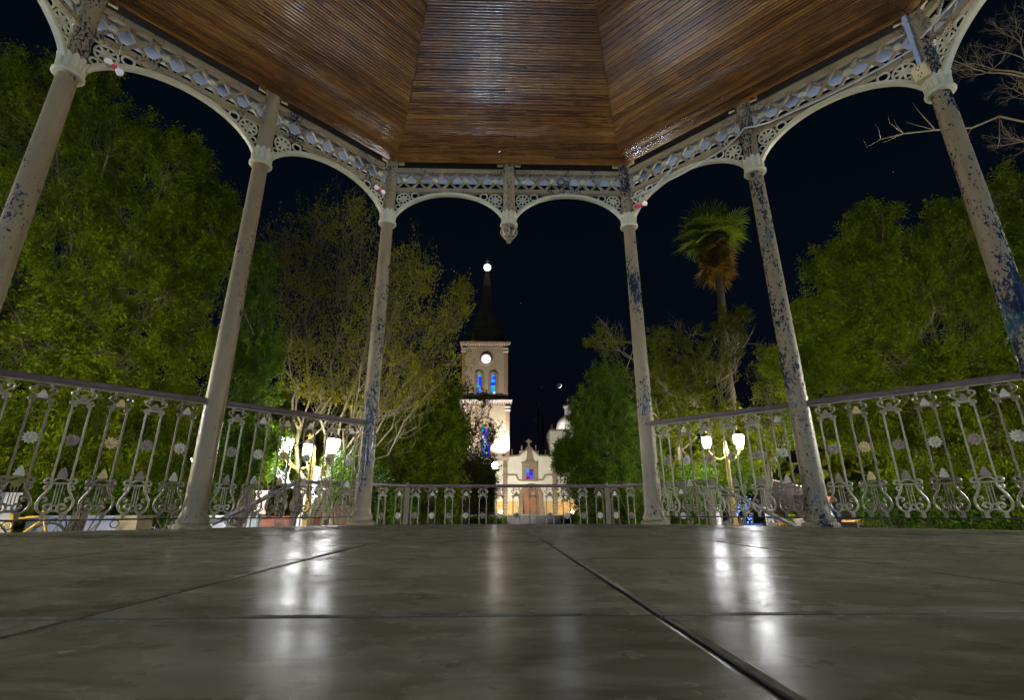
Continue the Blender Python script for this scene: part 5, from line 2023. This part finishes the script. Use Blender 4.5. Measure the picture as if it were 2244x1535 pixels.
# little bow ornaments hung on strings
M['red'] = simple('red_ribbon', (0.42, 0.015, 0.05), 0.6, 0, 0.2, 40)
M['ribbon'] = simple('pale_ribbon', (0.62, 0.56, 0.55), 0.6, 0, 0.1, 40)
for k, u_, z_, red, lab, tilt, hang in (
        (-1, -A + 0.22, 3.40, 'red', 'red and white bow hung on the arch beside the left corner column', 0.5, 0.24),
        (-1, A - 0.16, 3.52, 'ribbon', 'white bow with red knot hung over the star wheel beside the front left column', 0.2, 0.10),
        (1, -A + 0.20, 3.35, 'red', 'tiny red flower bow hung below the arch beside the front right column', 0.0, 0.20),
        (1, 0.12, 3.20, None, None, 0, 0)):
    if lab is None:
        continue
    Tn = side_frame(k, u_, 0.05, z_) @ Matrix.Rotation(tilt, 4, 'Y')
    b = thing('bow_ornament', lab, 'bow', Tn, 'little bows hung under the girders')
    build('knot', MB().sphere((0, 0, 0), 0.022, 10, 8), M['red'], b, Tn, True)
    for s in (-1, 1):
        mb = MB().prism([(s * 0.012, -0.008), (s * 0.05, -0.030), (s * 0.068, -0.012), (s * 0.066, 0.014), (s * 0.046, 0.030), (s * 0.012, 0.010)][::s], 0.022)
        build('loop', mb, M['ribbon'] if red == 'ribbon' or s > 0 or k < 0 else M['red'], b, Tn)
    build('string', MB().tube([(0, 0, 0.02), (0.004, -0.01, hang * 0.5), (0.0, 0.0, hang)], 0.0025, 4), M['cable'], b, Tn @ Matrix.Rotation(-tilt, 4, 'Y'))

# ------------------------------------------------------------------ small things beyond the railings
def ground_thing(name, label, cat, px, Y, group=None):
    c = at(px, 1130, Y)
    T = TR(c.x, Y, GZ)
    return thing(name, label, cat, T, group), T


# yellow bicycle at the far left
Y_ = 5.2
c = at(38, 1150, Y_)
TB = TR(c.x, Y_, c.z - 0.62, 0.15)
bk = thing('bicycle', 'yellow bicycle parked beyond the railing at the far left', 'bicycle', TB)
M['yellow'] = simple('yellow_enamel', (0.62, 0.34, 0.02), 0.35, 0, 0.1, 20)
M['tyre'] = simple('tyre_rubber', (0.03, 0.025, 0.025), 0.8, 0, 0.2, 30)
mb = MB()
for a_, b_ in (((-0.42, 0.33), (-0.05, 0.30)), ((-0.05, 0.30), (-0.14, 0.82)), ((-0.42, 0.33), (-0.13, 0.72)), ((-0.13, 0.72), (0.38, 0.76)), ((-0.05, 0.30), (0.38, 0.70)), ((0.36, 0.86), (0.54, 0.33))):
    mb.tube([(a_[0], 0, a_[1]), (b_[0], 0, b_[1])], 0.020, 6)
build('bicycle_frame', mb, M['yellow'], bk, TB, True)
for x in (-0.42, 0.54):
    wq = build('wheel', MB().torus((x, 0, 0.33), 0.31, 0.020, 24, 6), M['tyre'], bk, TB, True)
    mb = MB()
    for k in range(8):
        a = PI / 8 * k
        mb.tube([(x - 0.3 * math.cos(a), 0, 0.33 - 0.3 * math.sin(a)), (x + 0.3 * math.cos(a), 0, 0.33 + 0.3 * math.sin(a))], 0.003, 3)
    build('spokes', mb, M['white'], wq, TB)
build('saddle', MB().box((-0.15, 0, 0.85), (0.24, 0.10, 0.05)), M['tyre'], bk, TB)
build('handlebar', MB().tube([(0.30, -0.26, 0.95), (0.38, -0.1, 0.93), (0.36, 0, 0.90), (0.38, 0.1, 0.93), (0.30, 0.26, 0.95)], 0.013, 6), M['iron'], bk, TB, True)
# pale low walls and lit shop fronts behind the left trees
M['paleblue'] = simple('pale_blue_wall', (0.46, 0.48, 0.62), 0.8, 0, 0.12, 1.5)
M['palewall'] = simple('white_wall', (0.30, 0.29, 0.29), 0.8, 0, 0.1, 1.5)
M['brownwall'] = simple('brown_canvas', (0.055, 0.036, 0.032), 0.8, 0, 0.2, 1.0)
M['redbrick'] = brickmat('red_planter_brick', (0.30, 0.075, 0.045), (0.24, 0.06, 0.04), (0.2, 0.15, 0.12), 7)


def boxthing(name, label, cat, px0, px1, py0, Y, depth, material, py1=None, group=None):
    a, b = at(px0, py0, Y), at(px1, py0, Y)
    z1 = a.z
    z0 = GZ if py1 is None else at(px0, py1, Y).z
    t = thing(name, label, cat, ((a.x + b.x) / 2, Y + depth / 2, z0), group)
    mb = MB().box(((a.x + b.x) / 2, Y + depth / 2, (z0 + z1) / 2), (b.x - a.x, depth, z1 - z0))
    mb.box(((a.x + b.x) / 2, Y + depth / 2, z1 + 0.03), (b.x - a.x + 0.08, depth + 0.08, 0.06))
    build('wall', mb, material, t, Matrix.Identity(4))
    return t, a, b, z0, z1


boxthing('planter_wall', 'long pale blue plaza wall low behind the left railing', 'wall', 60, 560, 1136, 11.0, 0.4, M['paleblue'])
boxthing('white_kiosk', 'white kiosk wall at the far left beyond the bicycle', 'kiosk', -160, 12, 1085, 9.0, 0.4, M['palewall'])
t, a, b, z0, z1 = boxthing('stone_planter', 'square sandstone planter low behind the left railing', 'planter', 258, 302, 1137, 6.6, 0.5, simple('sandstone', (0.34, 0.27, 0.16), 0.9, 0, 0.3, 8, 0.4))
boxthing('brick_planter', 'long red brick planter bed behind the left lamp post', 'planter', 470, 790, 1137, 13.0, 0.8, M['redbrick'])
boxthing('brick_planter', 'red brick planter beside the low lit bush', 'planter', 700, 790, 1112, 14.2, 0.8, M['redbrick'])
boxthing('sign_board', 'pale pink notice board standing left of the whitewashed trunk', 'sign', 563, 588, 1080, 11.6, 0.08, simple('pinkish_board', (0.55, 0.42, 0.40), 0.7, 0, 0.1, 2), 1128)
# pale green trestle
c = at(546, 1136, 7.4)
T = TR(c.x, 7.4, GZ)
ts = thing('trestle', 'pale green trestle with splayed legs behind the left stair rail', 'trestle', T)
M['palegreen'] = simple('pale_green_enamel', (0.42, 0.56, 0.50), 0.5, 0, 0.1, 8)
hh_ = c.z - GZ
build('beam', MB().box((0, 0, hh_), (0.34, 0.06, 0.05)), M['palegreen'], ts, T)
for s in (-1, 1):
    for y in (-0.2, 0.2):
        build('leg', MB().bar((s * 0.13, 0, hh_), (s * 0.24, y, 0), 0.05, 0.03), M['palegreen'], ts, T)
# black wrought iron bench on the left
c = at(128, 1140, 5.6)
T = TR(c.x, 5.6, GZ)
bn = thing('iron_bench', 'black wrought iron bench with curled back beyond the left railing', 'bench', T)
top = c.z - GZ
mb = MB()
for x in (-0.30, -0.10, 0.10, 0.30):
    mb.tube([(x + 0.09 * math.cos(2 * PI * q / 12), 0, top - 0.12 + 0.12 * math.sin(2 * PI * q / 12)) for q in range(13)], 0.008, 4)
mb.tube([(-0.45, 0, top - 0.30), (-0.40, 0, top - 0.04), (0, 0, top + 0.02), (0.40, 0, top - 0.04), (0.45, 0, top - 0.30)], 0.012, 5)
build('backrest', mb, M['iron'], bn, T, True)
build('seat', MB().box((0, -0.22, top - 0.42), (0.95, 0.42, 0.03)), M['iron'], bn, T)
for x in (-0.42, 0.42):
    for y in (-0.4, 0.0):
        build('leg', MB().box((x, y, (top - 0.43) / 2), (0.03, 0.03, top - 0.43)), M['iron'], bn, T)

# right side: brown canvas stall, blue lights, pots
a, b = at(1662, 1040, 13.4), at(1800, 1075, 13.4)
z1, z0 = at(1700, 1048, 13.4).z, at(1700, 1124, 13.4).z
stl = thing('market_stall', 'brown canvas market stall behind the right stair railing', 'stall', ((a.x + b.x) / 2, 14.3, GZ))
build('canopy', MB().add([(a.x, 13.4, z1), (b.x, 13.4, z1 - 0.45), (b.x, 15.2, z1 - 0.1), (a.x, 15.2, z1 + 0.35), (a.x, 13.4, z0), (b.x, 13.4, z0), (b.x, 15.2, z0), (a.x, 15.2, z0)], [(0, 1, 2, 3), (0, 4, 5, 1), (1, 5, 6, 2), (2, 6, 7, 3), (3, 7, 4, 0), (7, 6, 5, 4)]), M['brownwall'], stl, Matrix.Identity(4))
for x in (a.x + 0.05, b.x - 0.05):
    build('leg', MB().box((x, 13.5, (GZ + z0) / 2), (0.05, 0.05, z0 - GZ)), M['iron'], stl, Matrix.Identity(4))
build('counter', MB().box(((a.x + b.x) / 2, 13.8, GZ + 0.45), (b.x - a.x - 0.2, 0.5, 0.9)), M['brownwall'], stl, Matrix.Identity(4))
a, b = at(1594, 1084, 13.6), at(1645, 1084, 13.6)
z1, z0 = a.z, at(1600, 1146, 13.6).z
lb = thing('light_booth', 'dark booth hung with scattered blue lights beside the right lamp post', 'booth', ((a.x + b.x) / 2, 14, GZ))
build('wall', MB().box(((a.x + b.x) / 2, 14.1, (GZ + z1) / 2), (b.x - a.x, 0.9, z1 - GZ)), M['dark'], lb, Matrix.Identity(4))
build('roof', MB().box(((a.x + b.x) / 2, 14.1, z1 + 0.04), (b.x - a.x + 0.2, 1.1, 0.08)), M['dark'], lb, Matrix.Identity(4))
mbul = MB().box((0, 0, 0), (0.050, 0.03, 0.045)).mesh('bulb', emit('blue_led', (0.10, 0.28, 1.0), 2.6))
for i in range(46):
    put('bulb', mbul, lb, Matrix.Translation((rng.uniform(a.x, b.x), 13.62, rng.uniform(z0, z1))))
build('shelf', MB().box(((a.x + b.x) / 2, 13.5, at(1600, 1151, 13.5).z), (b.x - a.x + 0.3, 0.3, 0.06)), simple('blue_shelf', (0.08, 0.14, 0.42), 0.5), lb, Matrix.Identity(4))
# cream tapered planter with iron scrolls
a, b = at(1745, 1138, 9.6), at(1786, 1138, 9.6)
z1 = a.z
T = TR((a.x + b.x) / 2, 9.6, GZ)
cp = thing('cream_planter', 'cream tapered planter box with white scrollwork rim beside the stair end', 'planter', T)
wv = (b.x - a.x) / 2
h1 = z1 - GZ
build('box', MB().add([(-wv * .5, -.12, h1 - 0.30), (wv * .5, -.12, h1 - 0.30), (wv * .5, .12, h1 - 0.30), (-wv * .5, .12, h1 - 0.30), (-wv, -.2, h1), (wv, -.2, h1), (wv, .2, h1), (-wv, .2, h1)],
                       [(3, 2, 1, 0), (4, 5, 6, 7), (0, 1, 5, 4), (1, 2, 6, 5), (2, 3, 7, 6), (3, 0, 4, 7)]), simple('cream_box', (0.62, 0.50, 0.40), 0.7, 0, 0.1, 6), cp, T)
build('foot', MB().lathe([(0.14, 0), (0.14, 0.05), (0.05, 0.1), (0.05, h1 - 0.31), (0.12, h1 - 0.30)], 10), M['iron'], cp, T)
mb = MB()
for s in (-1, 1):
    for y in (-0.2, 0.2):
        mb.tube([Vector((s * (wv * 0.52 + p[0] * 2.0), y, h1 + 0.045 + p[2] * 2.0)) for p in spiral(0, 0, 0.02, 0.006, 0, 4.5)], 0.006, 4)
    mb.bar((s * wv, -0.2, h1 + 0.01), (0, -0.2, h1 + 0.05), 0.02, 0.012)
build('scroll_rim', mb, M['white'], cp, T)
# orange scalloped awning low at the right
a, b = at(1880, 1146, 9.2), at(1948, 1146, 9.2)
T = TR((a.x + b.x) / 2, 9.2, GZ)
aw = thing('scalloped_awning', 'small orange cart with scalloped awning low beyond the right railing', 'cart', T)
wv, h1 = (b.x - a.x) / 2, a.z - GZ
mb = MB()
ns = 11
M['orange'] = simple('orange_canvas', (0.60, 0.24, 0.05), 0.7, 0, 0.12, 8)
for i in range(ns):
    x = -wv + 2 * wv * (i + 0.5) / ns
    mb.prism([(x - wv / ns, h1), (x - wv / ns, h1 - 0.03), (x, h1 - 0.075), (x + wv / ns, h1 - 0.03), (x + wv / ns, h1)], 0.012)
build('valance', mb, M['orange'], aw, T)
build('canopy', MB().prism([(-wv, h1 + 0.002), (wv, h1 + 0.002), (wv * 0.9, h1 + 0.06), (-wv * 0.9, h1 + 0.06)], 0.7, None, 0.35), M['orange'], aw, T)
build('body', MB().box((0, 0.35, 0.5), (wv * 1.7, 0.55, 0.6)), M['orange'], aw, T)
for s in (-1, 1):
    build('post', MB().box((s * (wv - 0.03), 0.05, h1 / 2), (0.03, 0.03, h1 - 0.02)), M['white'], aw, T)
    build('wheel', MB().torus((s * wv * 0.5, 0.02, 0.2), 0.17, 0.025, 16, 6), M['tyre'], aw, T, True)
# dark low building behind it
boxthing('brown_kiosk', 'low brown kiosk wall behind the right outer column', 'kiosk', 1815, 1960, 1086, 11.5, 2.0, M['brownwall'])
# orange topped blue sign pillar
a = at(1820, 1090, 8.8)
T = TR(a.x, 8.8, GZ)
h1 = a.z - GZ
sp2 = thing('sign_pillar', 'slim blue sign pillar with orange head beside the right outer column', 'sign', T)
build('pillar', MB().box((0, 0, (h1 - 0.14) / 2), (0.12, 0.12, h1 - 0.14)), simple('blue_pillar', (0.02, 0.05, 0.16), 0.4), sp2, T)
build('edge_strip', MB().box((0.066, 0, (h1 - 0.14) / 2), (0.012, 0.10, h1 - 0.16)), simple('light_blue_strip', (0.08, 0.35, 0.65), 0.4), sp2, T)
build('head', MB().box((0, 0, h1 - 0.06), (0.15, 0.14, 0.15)), simple('orange_head', (0.75, 0.16, 0.06), 0.5), sp2, T)
# pink bundle on a small yellow table
a = at(1711, 1147, 9.0)
T = TR(a.x, 9.0, GZ)
h1 = a.z - GZ
tb = thing('small_table', 'small yellow table beyond the right stair railing', 'table', T)
build('table_top', MB().box((0, 0, h1 - 0.02), (0.22, 0.22, 0.03)), M['yellow'], tb, T)
for x in (-0.09, 0.09):
    for y in (-0.09, 0.09):
        build('leg', MB().box((x, y, (h1 - 0.035) / 2), (0.025, 0.025, h1 - 0.035)), M['yellow'], tb, T)
pk = build('cloth_bundle', MB().sphere((0, 0, 0.055), 0.075, 10, 7, None, 0.75).sphere((-0.01, 0, 0.125), 0.035, 8, 6), simple('pink_cloth', (0.62, 0.30, 0.32), 0.8, 0, 0.2, 20), None, T @ Matrix.Translation((0, 0, h1 - 0.005)), True)
tag(pk, 'pink cloth bundle lying on the small yellow table', 'bundle')
# limewashed posts by the stairs on the right
for px, Y, lab in ((1570, 11.8, 'whitewashed trunk stump left of the right lamp post'), (1683, 8.4, 'mottled whitewashed trunk stump behind the right stair railing')):
    c = at(px, 1112, Y)
    T = TR(c.x, Y, GZ)
    t = thing('tree_stump', lab, 'stump', T)
    build('trunk', MB().lathe([(0.16, 0), (0.12, 0.15), (0.10, 0.6), (0.095, c.z - GZ)], 12, None, lambda i, k: 0.08 * math.sin(k * 2.1 + i)), M['lime'], t, T, True)
